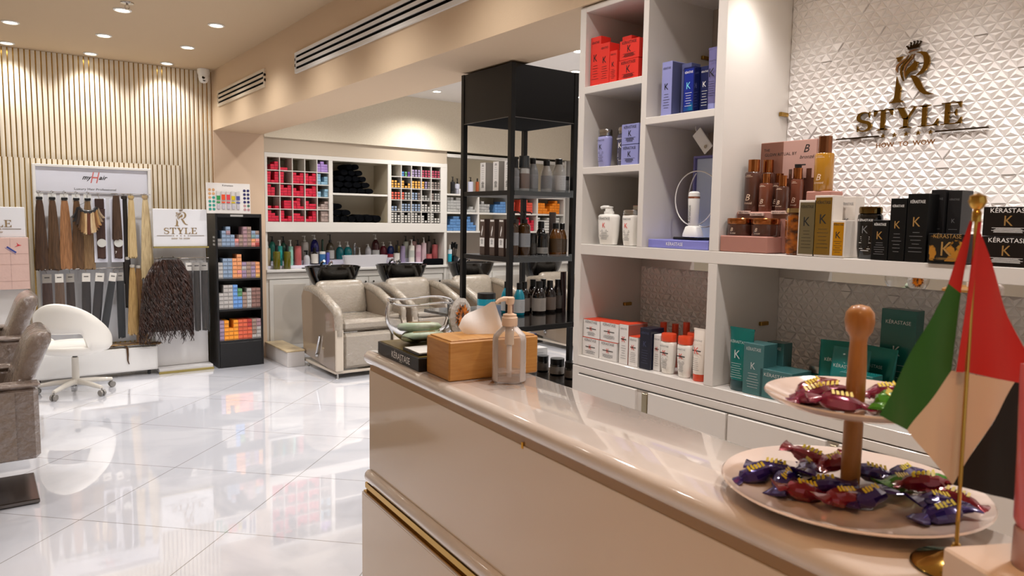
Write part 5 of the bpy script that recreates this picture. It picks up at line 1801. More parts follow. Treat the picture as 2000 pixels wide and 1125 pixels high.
B_ = [('large teal green back-row bottle with black pump, behind the olive bottles', 2.600, .078, 1.214, 1.270, '2f8f7f', 'pump', 'black', None, 'dome'),
      ('large dark green back-row bottle with black pump', 2.722, .079, 1.202, 1.269, '2a5a48', 'pump', 'black', None, 'dome'),
      ('large translucent white back-row bottle with white pump', 2.963, .086, 1.212, 1.275, 'b9b3ad', 'pump', 'white', None, 'cyl'),
      ('large navy blue back-row bottle with white pump and label', 3.078, .093, 1.234, 1.286, '17176a', 'pump', 'white', ('b9b7c9', .0, .4), 'dome'),
      ('thin dark green tube between navy and brown bottles', 3.172, .023, 1.235, 1.239, '14402f', 'cap', 'black', None, 'cyl'),
      ('large brown back-row bottle with black pump and white label', 3.262, .094, 1.198, 1.292, '4a4032', 'pump', 'black', ('cfccc8', .05, .55), 'dome'),
      ('teal round-shouldered bottle with white pump behind the sink, left', 3.380, .089, 1.150, 1.209, '0d6b74', 'pump', 'white', None, 'dome'),
      ('teal round-shouldered bottle with white pump behind the sink, right', 3.478, .094, 1.149, 1.209, '0f7a80', 'pump', 'white', None, 'dome'),
      ('small white pump bottle behind the middle of the sink', 3.625, .042, 1.095, 1.136, 'd6d4d0', 'pump', 'white', None, 'cone'),
      ('white round-shouldered pump bottle behind the right of the sink', 3.735, .073, 1.146, 1.177, 'c9c8cc', 'pump', 'white', None, 'dome'),
      ('large dark maroon bottle with white pump and label', 3.830, .092, 1.231, 1.292, '3d0f16', 'pump', 'white', ('c9c8c6', .05, .45), 'dome'),
      ('maroon bottle with white pump in the back row', 3.934, .086, 1.157, 1.200, '5c1020', 'pump', 'white', None, 'dome'),
      ('dark blue bottle with white pump in the back row', 4.030, .087, 1.156, 1.205, '1c2f6a', 'pump', 'white', None, 'dome'),
      ('slim gold bottle with black pump in the back row', 4.126, .050, 1.155, 1.217, '9c8a4c', 'pump', 'black', None, 'cyl'),
      ('tall greenish white back-row bottle with black pump', 4.235, .073, 1.210, 1.273, 'b5b8aa', 'pump', 'black', None, 'cyl'),
      ('tall pink back-row bottle with black pump', 4.348, .070, 1.210, 1.273, 'c49a95', 'pump', 'black', None, 'cyl'),
      ('tall grey-brown back-row bottle with black pump near the right end', 4.560, .071, 1.208, 1.272, '857470', 'pump', 'black', None, 'cyl')]
for lb, x, w, zb, zt, col, k, cp, lab, sh in B_:
    nbottle(lb, x, 7.965, w, Z2, zb, zt, col, k, cp, lab, sh)
t = thing('wash_sink', 'square white countertop basin between the two wash chairs', 'sink', (3.59, 7.735, ZW))
# the sink is a hollow tapering tray
b = MB()
b.super([(.245, .045, 0), (.272, .052, .13), (.274, .053, .135), (.264, .045, .135), (.24, .035, .02), (.001, .001, .02)], 32, e=6)
b.build('basin', mat('sink_ceramic', 'd9d6da', .12, coat=.7), t)
t = thing('faucet', 'small chrome mixer tap standing behind the square basin', 'tap', (3.555, 7.945, Z2))
MB().lathe([(.014, 0), (.012, .15), (.014, .155), (.014, .185), (.001, .187)], 16).tube([(0, 0, .14), (0, -.06, .15), (0, -.085, .135)], .008, 8).build('tap_body', CHROME, t)
t = thing('folded_towel', 'black folded towel lying at the right end of the worktop', 'towel', (4.52, 7.765, ZW))
MB().super([(.14, .045, 0), (.148, .05, .02), (.146, .048, .055), (.12, .04, .075)], 30, e=3.5).build('towel_cloth', TOW, t, smooth=60)
t = thing('tint_brush', 'flat black tint brush lying at the front edge of the worktop', 'brush', (2.88, 7.735, ZW + .0005))
B(-.036, .02, -.016, .016, 0, .010, .003).build('brush_head', BLACKP, t)
MB().tube([(.02, 0, .006), (.12, .01, .006)], .005, 8).build('handle', BLACKP, t)

# ---------------------------------------------------------------- second open cabinet to the right
t = thing('open_cabinet', 'white open cabinet of colour cartons seen through the black tower', 'cabinet', (4.66, YC, 0))


def ob(x0, x1, y0, y1, z0, z1, b=.002):
    return B(x0 - 4.66, x1 - 4.66, y0, y1, z0, z1, b)


for z in (1.798, 1.574, 1.342):
    ob(4.662, 6.53, .002, .35, z - .022, z).build('shelf', CAB, t)
for x in (5.126, 5.60, 6.07):
    ob(x - .011, x + .011, .002, .35, 1.3425, 1.5515, .001).build('divider', CAB, t)
    ob(x - .011, x + .011, .002, .35, 1.5745, 1.7755, .001).build('divider', CAB, t)
ob(6.531, 6.56, .0, .35, 1.32, 2.30).build('side_panel', CAB, t)
ob(4.662, 6.56, .351, .36, 1.32, 2.30).build('back_board', INS, t)
ob(4.662, 6.53, .002, .35, 2.262, 2.28).build('top_board', CAB, t)
ob(4.662, 6.53, -.002, .010, 2.240, 2.2615).build('top_rail', CAB, t)
nb = nbottle
nb('black pump bottle at the left end of the high open shelf', 4.800, 7.80, .058, 1.798, 1.951, 2.010, '17171a', 'pump', 'black')
nb('white pump bottle with grey band on the high open shelf', 4.905, 7.86, .062, 1.798, 1.93, 1.995, 'c9c9d6', 'pump', 'black', ('8f8f9f', .45, .5))
nb('low white jar in front of the white pump bottle on the high shelf', 4.905, 7.77, .064, 1.798, 1.862, 1.862, 'd3d2d8', 'jar', 'white')
nb('white pump bottle between the tower posts on the high open shelf', 5.097, 7.85, .072, 1.798, 1.965, 2.020, 'cfcfe0', 'pump', 'black')
nb('grey pump bottle half hidden by the left tower post', 5.03, 7.93, .06, 1.798, 1.99, 2.060, '5a6266', 'pump', 'black')
nb('orange-brown bottle left of the white-fronted boxes on the high shelf', 5.20, 7.85, .046, 1.798, 1.97, 2.010, 'a8552f', 'cap', 'black')
GB = mat('pearl_grey_carton', 'a9a8a4', .5)
GB2 = mat('pearl_grey_print', '7d7c79', .5)
BLU = mat('cornflower_carton', '5b87b8', .5)
BLU2 = mat('cornflower_print', '3e638e', .5)
COR = mat('coral_red_carton', 'd9503a', .5)
COR2 = mat('coral_red_print', 'a83426', .5)
ORG = mat('bright_orange_carton', 'ef8a1c', .5)
ORG2 = mat('bright_orange_print', 'c26a10', .5)
CRM = mat('cherry_red_carton', 'c3223a', .5)
CRM2 = mat('cherry_red_print', '8f1428', .5)
WBK = mat('chalk_white_carton', 'd6d2ca', .5)
WBK2 = mat('ink_black_print', '26231f', .5)
BAY = [(4.685, 1.798 - .224, (5, 5, 4, 5, 5, 5, 0, 1, 2, 1), GB, GB2, 'pearl grey', 'upper row, first bay'),
       (4.685, 1.342, (2, 4, 5, 5, 4, 5, 4, 5, 3, 2), BLU, BLU2, 'cornflower blue', 'lower row, first bay'),
       (5.145, 1.574, (3, 4, 3, 3), GB, GB2, 'pearl grey', 'upper row, second bay'),
       (5.40, 1.574, (3, 3, 4, 4), BLU, BLU2, 'cornflower blue', 'upper row, second bay'),
       (5.63, 1.574, (4, 4, 0, 0, 5, 5, 5, 4, 4), COR, COR2, 'coral red', 'upper row, third bay'),
       (5.66, 1.342, (3, 3, 2, 3, 4, 5, 5, 3, 4), CRM, CRM2, 'cherry red', 'lower row, third bay'),
       (6.10, 1.574, (4, 4, 4, 2, 1, 3, 4, 5, 4), ORG, ORG2, 'bright orange', 'upper row, fourth bay'),
       (6.10, 1.342, (5, 4, 4, 4, 5, 5, 5, 5, 5), WBK, WBK2, 'chalk white', 'lower row, fourth bay')]
for x0, z0, st, m, m2, cn, wh in BAY:
    for k, n in enumerate(st):
        for j in range(n):
            colour_box('%s carton, open cabinet %s, stack %s, %s up' % (cn, wh, ['one', 'two', 'three', 'four', 'five', 'six', 'seven', 'eight', 'nine', 'ten'][k], ORD[j]),
                       x0 + .021 + k * .0425, YC + .03 + rd.uniform(0, .01), z0 + .0004 + j * .0362, .0405, .0356, .15, m, m2, '%s cartons in the open cabinet' % cn, name='toner_carton')
nb('turquoise and white bottle on the far worktop left of the tower post', 4.765, 7.80, .055, ZW, 1.11, 1.168, '1fa0b8', 'cap', 'white', ('d9dde0', .7, .98))
t = thing('brush_holder', 'black holder full of styling brushes on the far worktop', 'brush holder', (4.855, 7.84, ZW))
MB().lathe([(.035, 0), (.038, .10), (.036, .10), (.033, .004), (.001, .004)], 18).build('holder_cup', BLACKP, t)
for i in range(7):
    a = i * .9
    MB().tube([(.012 * math.cos(a), .012 * math.sin(a), .02), (.03 * math.cos(a), .03 * math.sin(a), .19 + .012 * (i % 3))], .004, 6).tube([(.03 * math.cos(a), .03 * math.sin(a), .19 + .012 * (i % 3)), (.036 * math.cos(a), .036 * math.sin(a), .25 + .012 * (i % 3))], .012, 8).build('brush', BLACKP, t)
nb('small dark jar in front of the brush holder on the far worktop', 4.825, 7.745, .064, ZW, 1.02, 1.02, '20232a', 'jar', 'same')

# ---------------------------------------------------------------- platform step
t = thing('platform_step', 'tiled step beside the first wash chair with beige stone top', 'step', (2.425, 7.02, 0))
B(0, .175, 0, .665, 0, .150, .003).build('step_body', mat('step_tile', 'cfcac6', .15, coat=.4), t)
B(-.01, .178, .0, .67, .1505, .166, .003).build('step_top', mat('beige_marble', 'c9b48e', .3, coat=.3, noise=(9, 'a8926c', (1, 1, 1), .4, .7)), t)

# ---------------------------------------------------------------- wash chairs with basins
VIN = mat('taupe_vinyl_wrapped', '8c8172', .30, coat=1.0, coat_rough=.09, bump=(26, 1.0, .045, (1, 1, 1.6)), wrap=True)
VIND = mat('mocha_lacquer', '80705f', .10, coat=.9)
FRM = mat('beige_lacquer', 'bdb09f', .25, coat=.5)


def make_wash_chair(label):
    t = thing('wash_chair', label, 'wash chair', (2.61, 6.28, 0), 0, 'wash chairs in front of the base cabinet')
    W = .665
    for nm, x0, x1 in (('side', 0, .075), ('side', W - .075, W)):
        prof = [(0, .07), (0, .575), (.03, .615), (.09, .640), (.40, .745), (.62, .775), (.80, .755), (.84, .70), (.80, .13), (.10, .07)]
        b = MB()
        rings = [[(x, py, pz) for py, pz in prof] for x in (x0, x1)]
        b.loft(rings)
        bm = b.build('side_panel', VIND, t, smooth=30)
        arm = MB().tube([((x0 + x1) / 2, -.004, .40), ((x0 + x1) / 2, .0, .58), ((x0 + x1) / 2, .045, .632), ((x0 + x1) / 2, .40, .752), ((x0 + x1) / 2, .62, .782), ((x0 + x1) / 2, .80, .765)], [.036, .044, .046, .046, .044, .038], 14)
        arm.build('arm_pad', VIN, t, smooth=60)
        B(x0 - .001, x1 + .001, -.028, -.002, .072, .46, .008).build('front_stile', FRM, t)
    B(.078, W - .078, .02, .56, .425, .540, .035).build('seat_cushion', VIN, t)
    B(.078, W - .078, -.012, .08, .085, .418, .03).build('leg_rest', VIN, t)
    b = MB().super([(.250, .055, -.0), (.262, .065, .05), (.262, .06, .26), (.235, .045, .32), (.20, .02, .335)], 32, e=4)
    b.xf(Matrix.Translation((W / 2, .60, .53)) @ Matrix.Rotation(math.radians(-14), 4, 'X'))
    b.build('backrest', VIN, t, smooth=60)
    B(.0, W, .0, .82, .045, .0695, .004).build('base_frame', FRM, t)
    for x, y in ((.03, .01), (W - .03, .01), (.03, .74), (W - .03, .74)):
        MB().lathe([(.016, .0), (.010, .006), (.008, .0448)], 12, (x, y, 0)).build('leg', CHROME, t)
    MB().tube([(-.012, .335, .36), (-.016, .40, .20), (-.012, .43, .17)], .010, 8).lathe([(.001, -.012), (.020, -.01), (.020, .01), (.001, .012)], 12, (-.006, .42, .16)).build('recline_lever', CHROME, t)
    return t


def make_basin(label, x):
    t = thing('shampoo_basin', label, 'basin', (x, 7.24, 0), 0, 'black shampoo basins')
    outer = [(.155, .085, .775), (.200, .125, .775), (.225, .155, .815), (.262, .195, .90), (.283, .215, .965), (.288, .220, .980)]
    inner = [(.272, .205, .982), (.255, .19, .95), (.20, .15, .87), (.10, .08, .835), (.001, .001, .83)]
    MB().super(outer + inner, 48, e=2.4).build('bowl', BLACKG, t, smooth=60)
    B(-.05, .05, -.02, .08, .02, .772, .01).build('pedestal', BLACKP, t)
    MB().lathe([(.016, .0), (.014, .035), (.001, .04)], 14, (.03, .16, .975)).tube([(.03, .16, 1.0), (.02, .08, 1.02), (.01, .05, 1.0)], .010, 8).build('mixer_tap', CHROME, t)
    MB().tube([(-.06, .17, .975), (-.065, .15, 1.01), (-.05, .11, 1.03)], .014, 8).build('hand_shower', CHROME, t)
    return t


wc = make_wash_chair('first taupe wash chair from the left, its whole glossy side panel visible')
wcs = [(3.375, 'second taupe wash chair, behind the glass bowl'), (4.20, 'third taupe wash chair, partly hidden by the black tower'), (5.44, 'fourth taupe wash chair, seen through the third tower opening')]
for x, lb in wcs:
    dup(wc, (x, 6.28, 0), 0, lb, 'wash chairs in front of the base cabinet')
bs = make_basin('first black shampoo basin from the left, behind the first wash chair', 2.995)
for x, lb in ((3.795, 'second black shampoo basin, right of the square sink'), (4.715, 'third black shampoo basin, cut by the left tower post'), (5.78, 'fourth black shampoo basin, hidden behind the tower bottles')):
    dup(bs, (x, 7.24, 0), 0, lb, 'black shampoo basins')

# ================================================================ black colour rack by the pillar
t = thing('colour_rack', 'tall black shelf rack of hair colour boxes standing by the pillar', 'rack', (1.850, 7.33, 0))
RB = mat('rack_black', '111012', .4, coat=.1)
B(0, .018, 0, .34, .0, 1.51, .002).build('side_panel', RB, t)
B(.422, .440, 0, .34, .0, 1.51, .002).build('side_panel', RB, t)
B(.0185, .4215, .325, .338, .02, 1.508).build('back_panel', RB, t)
B(.0185, .4215, .0, .324, 1.475, 1.509, .001).build('top_panel', RB, t)
B(.0185, .4215, -.004, .02, .0, .246, .002).build('kick_panel', RB, t)
RZ = [1.188, .878, .579, .269]
for z in RZ:
    B(.0185, .4215, .0, .324, z - .02, z, .001).build('shelf', RB, t)
B(.14, .26, -.001, .0005, 1.482, 1.500).build('brand_plate', mat('grey_plate', 'a9a6a2', .4), t)
b = MB()
for i in range(3):
    b.box(-.0012, 0, .03, .10, 1.20 + i * .035, 1.22 + i * .035)
b.build('side_print', mat('grey_plate', 'a9a6a2', .4), t)
RC = {'g': ('8d8a88', 'grey'), 'b': ('8a9db5', 'pale blue'), 'p': ('a5848a', 'rosy'), 'k': ('dd8f86', 'salmon pink'), 'r': ('a8443f', 'brick red'), 'm': ('9c8478', 'mocha'), 't': ('7d9a9a', 'grey teal'),
      'o': ('e29a6a', 'peach'), 'l': ('9b86a0', 'lilac'), 'y': ('e3b268', 'honey'), 'w': ('b3aeaa', 'silver grey'), 'B': ('6f9bd6', 'sky blue'), 'G': ('5f9468', 'green'), 'n': ('8c6a62', 'brown'),
      'O': ('f0992e', 'orange'), 'R': ('d96446', 'vermilion'), 'D': ('b8423c', 'dark red')}
RCM = {k: (mat('rack_%s_carton' % v[1].replace(' ', '_'), v[0], .5), mat('rack_%s_print' % v[1].replace(' ', '_'), '%02x%02x%02x' % tuple(int(int(v[0][i:i + 2], 16) * .62) for i in (0, 2, 4)), .5)) for k, v in RC.items()}
RSH = [['gg', 'bbbb', 'bbbpb', 'bbb', 'pk', 'mmm', 'ppppp', 'mmmmm', 'kotbg'[:4], 'rkbm'],
       ['wwww', 'bbbbb', 'bbbbb', 'ooooo', 'okoooo', 'llwl', 'mmmm', 'lllp'[:4], 'yooo'],
       ['wwww', 'wwwwww', 'wwwwww', 'BBBBBB', 'BBBGG', 'mmmm', 'wwwww', 'nnnnn', 'nnnnn'],
       ['lllll', 'OOOOO', 'OOO', 'OOOOO', 'RRRRR', 'RRRRR', 'RRRDD', 'wmmmm', 'wwwpp']]
SN = ['top', 'second', 'third', 'lowest']
for s, cols_ in enumerate(RSH):
    n = len(cols_)
    wd = .400 / n
    for k, col in enumerate(cols_):
        for j, ch in enumerate(col):
            m, m2 = RCM[ch]
            colour_box('%s colour box, black rack %s shelf, column %s, %s up' % (RC[ch][1], SN[s], ['one', 'two', 'three', 'four', 'five', 'six', 'seven', 'eight', 'nine', 'ten'][k], ORD[j]),
                       1.850 + .020 + wd * (k + .5), 7.338 + rd.uniform(0, .006), RZ[s] + .0004 + j * .0392, round(wd - .003, 4), .0385, .16, m, m2, '%s colour boxes on the black rack' % RC[ch][1])
# shade chart standing on the rack
t = thing('shade_chart', 'white colour chart board with round swatches and vials on top of the black rack', 'chart', (1.985, 7.345, 1.5105))
t.rotation_euler.x = math.radians(-3)
B(-.205, .205, 0, .010, .0, .292, .001).build('board', mat('chart_board', 'ddd8d3', .4, coat=.2), t)
letter(t, 'Kérastase', .018, (-.005, -.001, .262), BLACKPRINT, w=.10)
for side, xs_, cols_ in (('l', (-.175, -.140), ['c99a6c'] * 5 + ['2f8f7f'] * 7), ('r', (.150, .185), ['26235a'] * 8 + ['b5898c', '3f6a5a', 'b5898c', 'b5898c'])):
    i = 0
    for r in range(6):
        for x in xs_:
            MB().lathe([(.0130, 0), (.0130, .003), (.001, .003)], 16).xf(Matrix.Translation((x, -.0002, .225 - r * .037)) @ Matrix.Rotation(PI / 2, 4, 'X')).build('swatch', mat('swatch_' + cols_[i], cols_[i], .4, coat=.3), t)
            i += 1
for i, c in enumerate(('2f8f4a', 'd9502a', 'd0404a', 'c9b01c', '4a4f8f')):
    x = -.098 + i * .046
    B(x - .017, x + .017, -.010, -.0005, .130, .215, .002).build('vial', mat('vial_clear', 'c9c4c0', .1, coat=.5), t)
    B(x - .0168, x + .0168, -.0108, -.0102, .130, .170 + (.012 if i in (1, 2) else 0), 0).build('pigment', mat('pigment_' + c, c, .3), t)
    B(x - .017, x + .017, -.010, -.0005, .100, .113, .001).build('pigment', mat('pigment_' + c, c, .3), t)
    B(x - .015, x + .015, -.010, -.0005, .040, .090, .004).build('hair_sample', mat('sample_grey', 'b3aeb5', .4), t)

# ================================================================ salon signs and hair extension stands
def sign_board(t, x0, x1, z0, z1, y=0.0):
    B(x0, x1, y, y + .03, z0, z1, .002).build('sign_panel', mat('sign_white', 'dcdcdf', .35, coat=.2), t)
    e = thing('sign_lettering', None, None, ((x0 + x1) / 2, y - .0005, z0 + (z1 - z0) * .335))
    e.parent = t
    MG = mat('matt_gold_print', '9d8562', .4, .3)
    style_logo(e, .88, MG, mat('dark_bronze_print', '7c6a52', .4, .3), MG, -.002, 0)


t = thing('sign_stand', 'white display stand with crowned R STYLE sign holding hair wefts in sleeves', 'display stand', (1.315, 7.38, 0))
sign_board(t, 0, .470, 1.195, 1.545)
B(-.002, .478, -.022, .03, 1.180, 1.194, .001).build('gold_ledge', mat('mustard_gold', 'a8975a', .35, .5), t)
B(.01, .48, .10, .125, .05, 1.60 - .42, .002).build('back_panel', mat('stand_white', 'd8d5d3', .4), t)
b = B(.01, .49, -.03, .125, .012, .048, .002)
b.build('base', mat('stand_base_grey', 'cfcccb', .3, coat=.3), t)
B(.005, .495, -.042, -.0305, .0, .022, .001).build('gold_edge', mat('mustard_gold', 'a8975a', .35, .5), t)
MB().tube([(.0, -.0, 1.085), (.48, 0, 1.085)], .005, 8).tube([(.02, 0, 1.085), (.02, .10, 1.085)], .004, 6).tube([(.46, 0, 1.085), (.46, .10, 1.085)], .004, 6).build('hanging_rail', CHROME, t)

t = thing('sign_stand', 'white display stand with cropped R STYLE sign at the left picture edge', 'display stand', (-.142, 7.40, 0))
sign_board(t, 0, .476, 1.285, 1.535)
B(-.002, .480, .0305, .05, .0, 1.285, .002).build('back_panel', mat('stand_white', 'd8d5d3', .4), t)
B(.480, .500, .0, .05, .0, 1.27, .002).build('side_post', mat('post_taupe', '8a7d6c', .4), t)
t = thing('poster_box', 'pale pink carton board with red and blue marks wrapped in film, left edge', 'box', (-.14, 7.36, .848))
B(0, .488, 0, .035, 0, .435, .002).build('carton', mat('pale_pink_board', 'd3b3a9', .5, coat=.3, bump=(12, .4, .01)), t)
b = MB()
for x in (.0, .22, .36, .487):
    b.box(x - .001, x + .001, -.001, 0, .005, .43)
for z in (.07, .21, .30):
    b.box(.005, .483, -.001, 0, z - .001, z + .001)
b.build('fold_line', mat('fold_shadow', 'b0938a', .5), t)
RM = mat('signal_red_print', 'c4323c', .5)
BM = mat('royal_blue_print', '3a4a8f', .5)
for x, z in ((.41, .375), (.06, .375), (.06, .19), (.395 - .35 + .33, .0)):
    if z == 0:
        continue
    MB().prism([(x - .02, z - .02), (x, z - .006), (x - .004, z + .018), (x + .008, z + .002), (x + .03, z - .006), (x + .008, z - .012)], -.0012, -.0004).build('mark', RM, t, smooth=0)
for x, z in ((.37, .335), (.02, .335), (.03, .150)):
    b = MB().box(-.04, .04, -.0012, -.0004, -.010, .004)
    b.box(-.045, .045, -.0012, -.0004, -.018, -.015)
    b.xf(Matrix.Translation((x, 0, z)) @ Matrix.Rotation(math.radians(38), 4, 'Y'))
    b.build('mark', BM, t, smooth=0)

# hair bundles
HAIRM = {}


def hair_mat(c1, c2):
    k = 'hair_%s_%s' % (c1, c2)
    return mat(k, c1, .42, spec=.6, noise=(28, c2, (7, 7, .35), .35, .68), bump=(60, .5, .004, (6, 6, .25)))


def hair(b, x, y, z0, z1, w0, w1, d=.030, sway=0.0, n=30, seed=1, m=None, ragged=.012, segs=12, mid=None):
    """hanging lock from z1 (top, width w0) down to z0 (width w1)"""
    rd = random.Random(seed)
    ph = [rd.uniform(.80, 1.12) for _ in range(n)]
    rag = [rd.uniform(-ragged, ragged) for _ in range(n)]
    rings = []
    for i in range(segs + 1):
        u = i / segs
        w = w0 + (w1 - w0) * (u ** .6)
        if mid:
            w += mid * math.sin(PI * u)
        ring = []
        for k in range(n):
            a = 2 * PI * k / n
            r = ph[k]
            z = z1 + (z0 - z1) * u + (rag[k] if i == segs else 0)
            ring.append((x + sway * u * u + w / 2 * r * math.cos(a), y + d / 2 * (.5 + .5 * u) * r * math.sin(a), z))
        rings.append(ring)
    b.loft(rings)
    return b


t = thing('extension_stand', 'white framed board of hanging hair extensions before the slatted wall', 'display stand', (.410, 7.56, 0))
SW = mat('board_white', 'dcdce0', .4, coat=.15)
B(.022, .905, .055, .065, .30, 1.89).build('back_board', SW, t)
B(.022, .905, .03, .0545, 1.680, 1.892, .001).build('header_panel', mat('header_white', 'dfe0ea', .35, coat=.2), t)
b = B(0, .022, 0, .07, .03, 1.915, .002)
for q in (B(.905, .930, 0, .07, .03, 1.915, .002), B(.0221, .9049, 0, .07, 1.893, 1.915, .002)):
    b.add(q.v, q.f)
b.build('frame', mat('frame_white', 'e2dfda', .35, coat=.3), t)
o = letter(t, 'my', .042, (.412, .029, 1.795), BLACKPRINT, shear=.4, w=.075, bold=.02)
o = letter(t, 'H', .105, (.475, .0285, 1.765), mat('logo_coral', 'cf6b66', .5), shear=.35, w=.075, name='emblem')
o = letter(t, 'air', .040, (.540, .029, 1.797), BLACKPRINT, shear=.4, w=.070, bold=.02)
o = letter(t, 'Luxury Hair Professional', .020, (.475, .029, 1.700), BLACKPRINT, w=.33)
MB().tube([(.022, -.09, 1.672), (.905, -.09, 1.672)], .005, 8).tube([(.03, -.09, 1.672), (.03, .05, 1.672)], .004, 6).tube([(.897, -.09, 1.672), (.897, .05, 1.672)], .004, 6).build('hanging_rail', CHROME, t)
MB().tube([(.022, -.09, 1.003), (.70, -.09, 1.003)], .005, 8).tube([(.03, -.09, 1.003), (.03, .05, 1.003)], .004, 6).build('hanging_rail', CHROME, t)
HB = [(.445, '4d3420', '2e1d12', 'dark chestnut hair extension, first from the left on the top rail'), (.539, '5c422b', '3c2918', 'medium brown hair extension, second from the left on the top rail'),
      (.630, 'a87850', '7a5233', 'copper blonde hair extension, third from the left on the top rail'), (.719, '6b4d30', '47301c', 'golden brown hair extension, fourth, behind the colour ring'),
      (.806, '6e5338', '8f7350', 'light brown hair extension, fifth, behind the colour ring')]
for i, (x, c1, c2, lb) in enumerate(HB):
    tt = thing('hair_extension', lb, 'hair extension', (x, 7.462, 1.66), 0)
    b = MB()
    b = hair(b, 0, 0, 1.0 - 1.66, 1.600 - 1.66, .040, .100, seed=i, d=.03)
    b.build('hair', hair_mat(c1, c2), tt, smooth=60)
    B(-.024, .024, -.014, .014, -.056, -.030, .005).build('clip_block', BLACKP, tt)
    B(-.030, .030, .015, .018, -.080, .0, .001).build('card', WHITEP, tt)
    MB().tube([(0, .0, -.03), (-.004, 0, -.005), (.012, 0, .012), (.0, 0, .024), (-.012, 0, .014)], .0022, 6).build('hook', CHROME, tt)
# colour ring
t = thing('colour_ring', 'ring of hair colour samples hung over the middle extensions', 'sample ring', (.795, 7.400, 1.555))
pts = [(.078 * math.cos(a), -.02, .078 * math.sin(a) * .8 + .012) for a in [math.radians(200 + i * 14) for i in range(11)]]
MB().tube(pts, .017, 10).build('handle', mat('ring_black', '1b1b1d', .35, coat=.4), t, smooth=60)
RCOL = [('0f0d0d', '1a1514'), ('0f0d0d', '1a1514'), ('2c1e15', '3a291c'), ('3f2a1a', '57402a'), ('6b4c2d', '4a321d'), ('8a6a44', '6b4c2d'), ('c9a878', 'a8834f'), ('d8c09a', 'c9a878'), ('6b3a28', '4a2618'), ('7d4a34', '55301f'), ('dcc7a4', 'c2a77c'), ('c7ab84', 'a3855b'), ('9c7a52', '7c5c3a'), ('8b5f3c', '6b4427'), ('b58c5c', '96703f'), ('8f7a60', '6d5a44'), ('a08b70', '7a674f')]
for i, (c1, c2) in enumerate(RCOL):
    u = i / (len(RCOL) - 1)
    a = math.radians(200 + 140 * u)
    px, pz = .085 * math.cos(a), .085 * math.sin(a) * .8 + .012
    dx = -.125 + .25 * u
    b = MB()
    hair(b, 0, 0, -.19 + .10 * abs(2 * u - 1) ** 2, 0, .012, .030, d=.022, n=14, seed=i, segs=6, sway=(dx - px) * .85, ragged=.006)
    b.xf(Matrix.Translation((px, -.022 - .004 * (i % 3), pz)))
    b.build('hair_swatch', hair_mat(c1, c2), t, smooth=60)
MB().tube([(.0, .0, .10), (0, 0, .04), (-.06, -.01, .01)], .0015, 6).build('cord', BLACKP, t)


CLF = film('sleeve_film', 'e8ecf4', .0, .12)


def sleeve_pack(label, x, y, z0, z1, w, c1, c2, tilt=0.0, cardh=.075, hw=.8, group=None, cat='hair pack', full=False, bx=.0):
    t = thing('hair_pack', label, cat, (x, y, z1), 0, group)
    t.rotation_euler.y = tilt
    h = z1 - z0
    B(-w / 2 * .80, w / 2 * .80, -.004, .002, -.035 - cardh, -.035, .001).build('header_card', mat('card_cream', 'dbd6ce', .45), t)
    B(-w * .22, w * .22, -.0055, -.0042, -.035 - cardh * .45, -.035 - cardh * .33).build('slot', mat('slot_dark', '55504b', .5), t)
    b = MB()
    hair(b, 0, .002, -h + .02, -.037 - cardh, w * hw, w * hw * 1.0, d=.016, seed=int(x * 100), mid=.004)
    b.build('hair', hair_mat(c1, c2), t, smooth=60)
    b = MB()
    rd_ = random.Random(int(x * 1000))
    vs = []
    nn = 9
    for s in (-1, 1):
        for i in range(nn + 1):
            for j in range(5):
                ww = w / 2 * (1 + rd_.uniform(-.05, .05))
                vs.append((-ww + 2 * ww * j / 4, s * (.004 + .012 * math.sin(PI * j / 4) * math.sin(PI * min(1, i / nn + .1))) + rd_.uniform(-.002, .002), -.012 - (h - .012) * i / nn))
    fs = []
    for s in (0, 1):
        o_ = s * (nn + 1) * 5
        for i in range(nn):
            for j in range(4):
                fs.append((o_ + i * 5 + j, o_ + i * 5 + j + 1, o_ + (i + 1) * 5 + j + 1, o_ + (i + 1) * 5 + j))
    b.add(vs, fs)
    b.build('film_sleeve', CLF, t, smooth=60)
    MB().tube([(0, 0, -.03), (-.004, 0, -.01), (.006, 0, .002), (0, 0, .012)], .002, 6).build('hook', CHROME, t)
    return t


P_ = [(.475, .495, .085, '4b2f25', '6b4a3c', 0, 'reddish brown hair weft in a sleeve, first from the left on the lower rail'), (.566, .488, .078, '4a3628', '6d5440', 0, 'brown hair weft in a sleeve, second from the left on the lower rail'),
      (.648, .482, .076, '3a2922', '57423a', 0, 'dark brown hair weft in a sleeve, third from the left on the lower rail'), (.772, .426, .080, '1b1413', '2b2220', .02, 'black-brown hair weft in a sleeve, fourth from the left on the lower rail'),
      (.880, .418, .085, '171314', '2a2224', .10, 'black hair weft leaning left, fifth on the lower rail'), (.985, .345, .070, '0f1114', '1d2024', .17, 'long black hair weft leaning strongly left, sixth on the lower rail'),
      (1.035, .340, .070, '121417', '22262b', .0, 'long black hair weft hanging straight, seventh on the lower rail')]
for x, z0, w, c1, c2, tl, lb in P_:
    sleeve_pack(lb, x, 7.462 - .030 * (x > .85) - .030 * (x > .95) + .035 * (x > 1.0), z0, .995, w, c1, c2, tl)
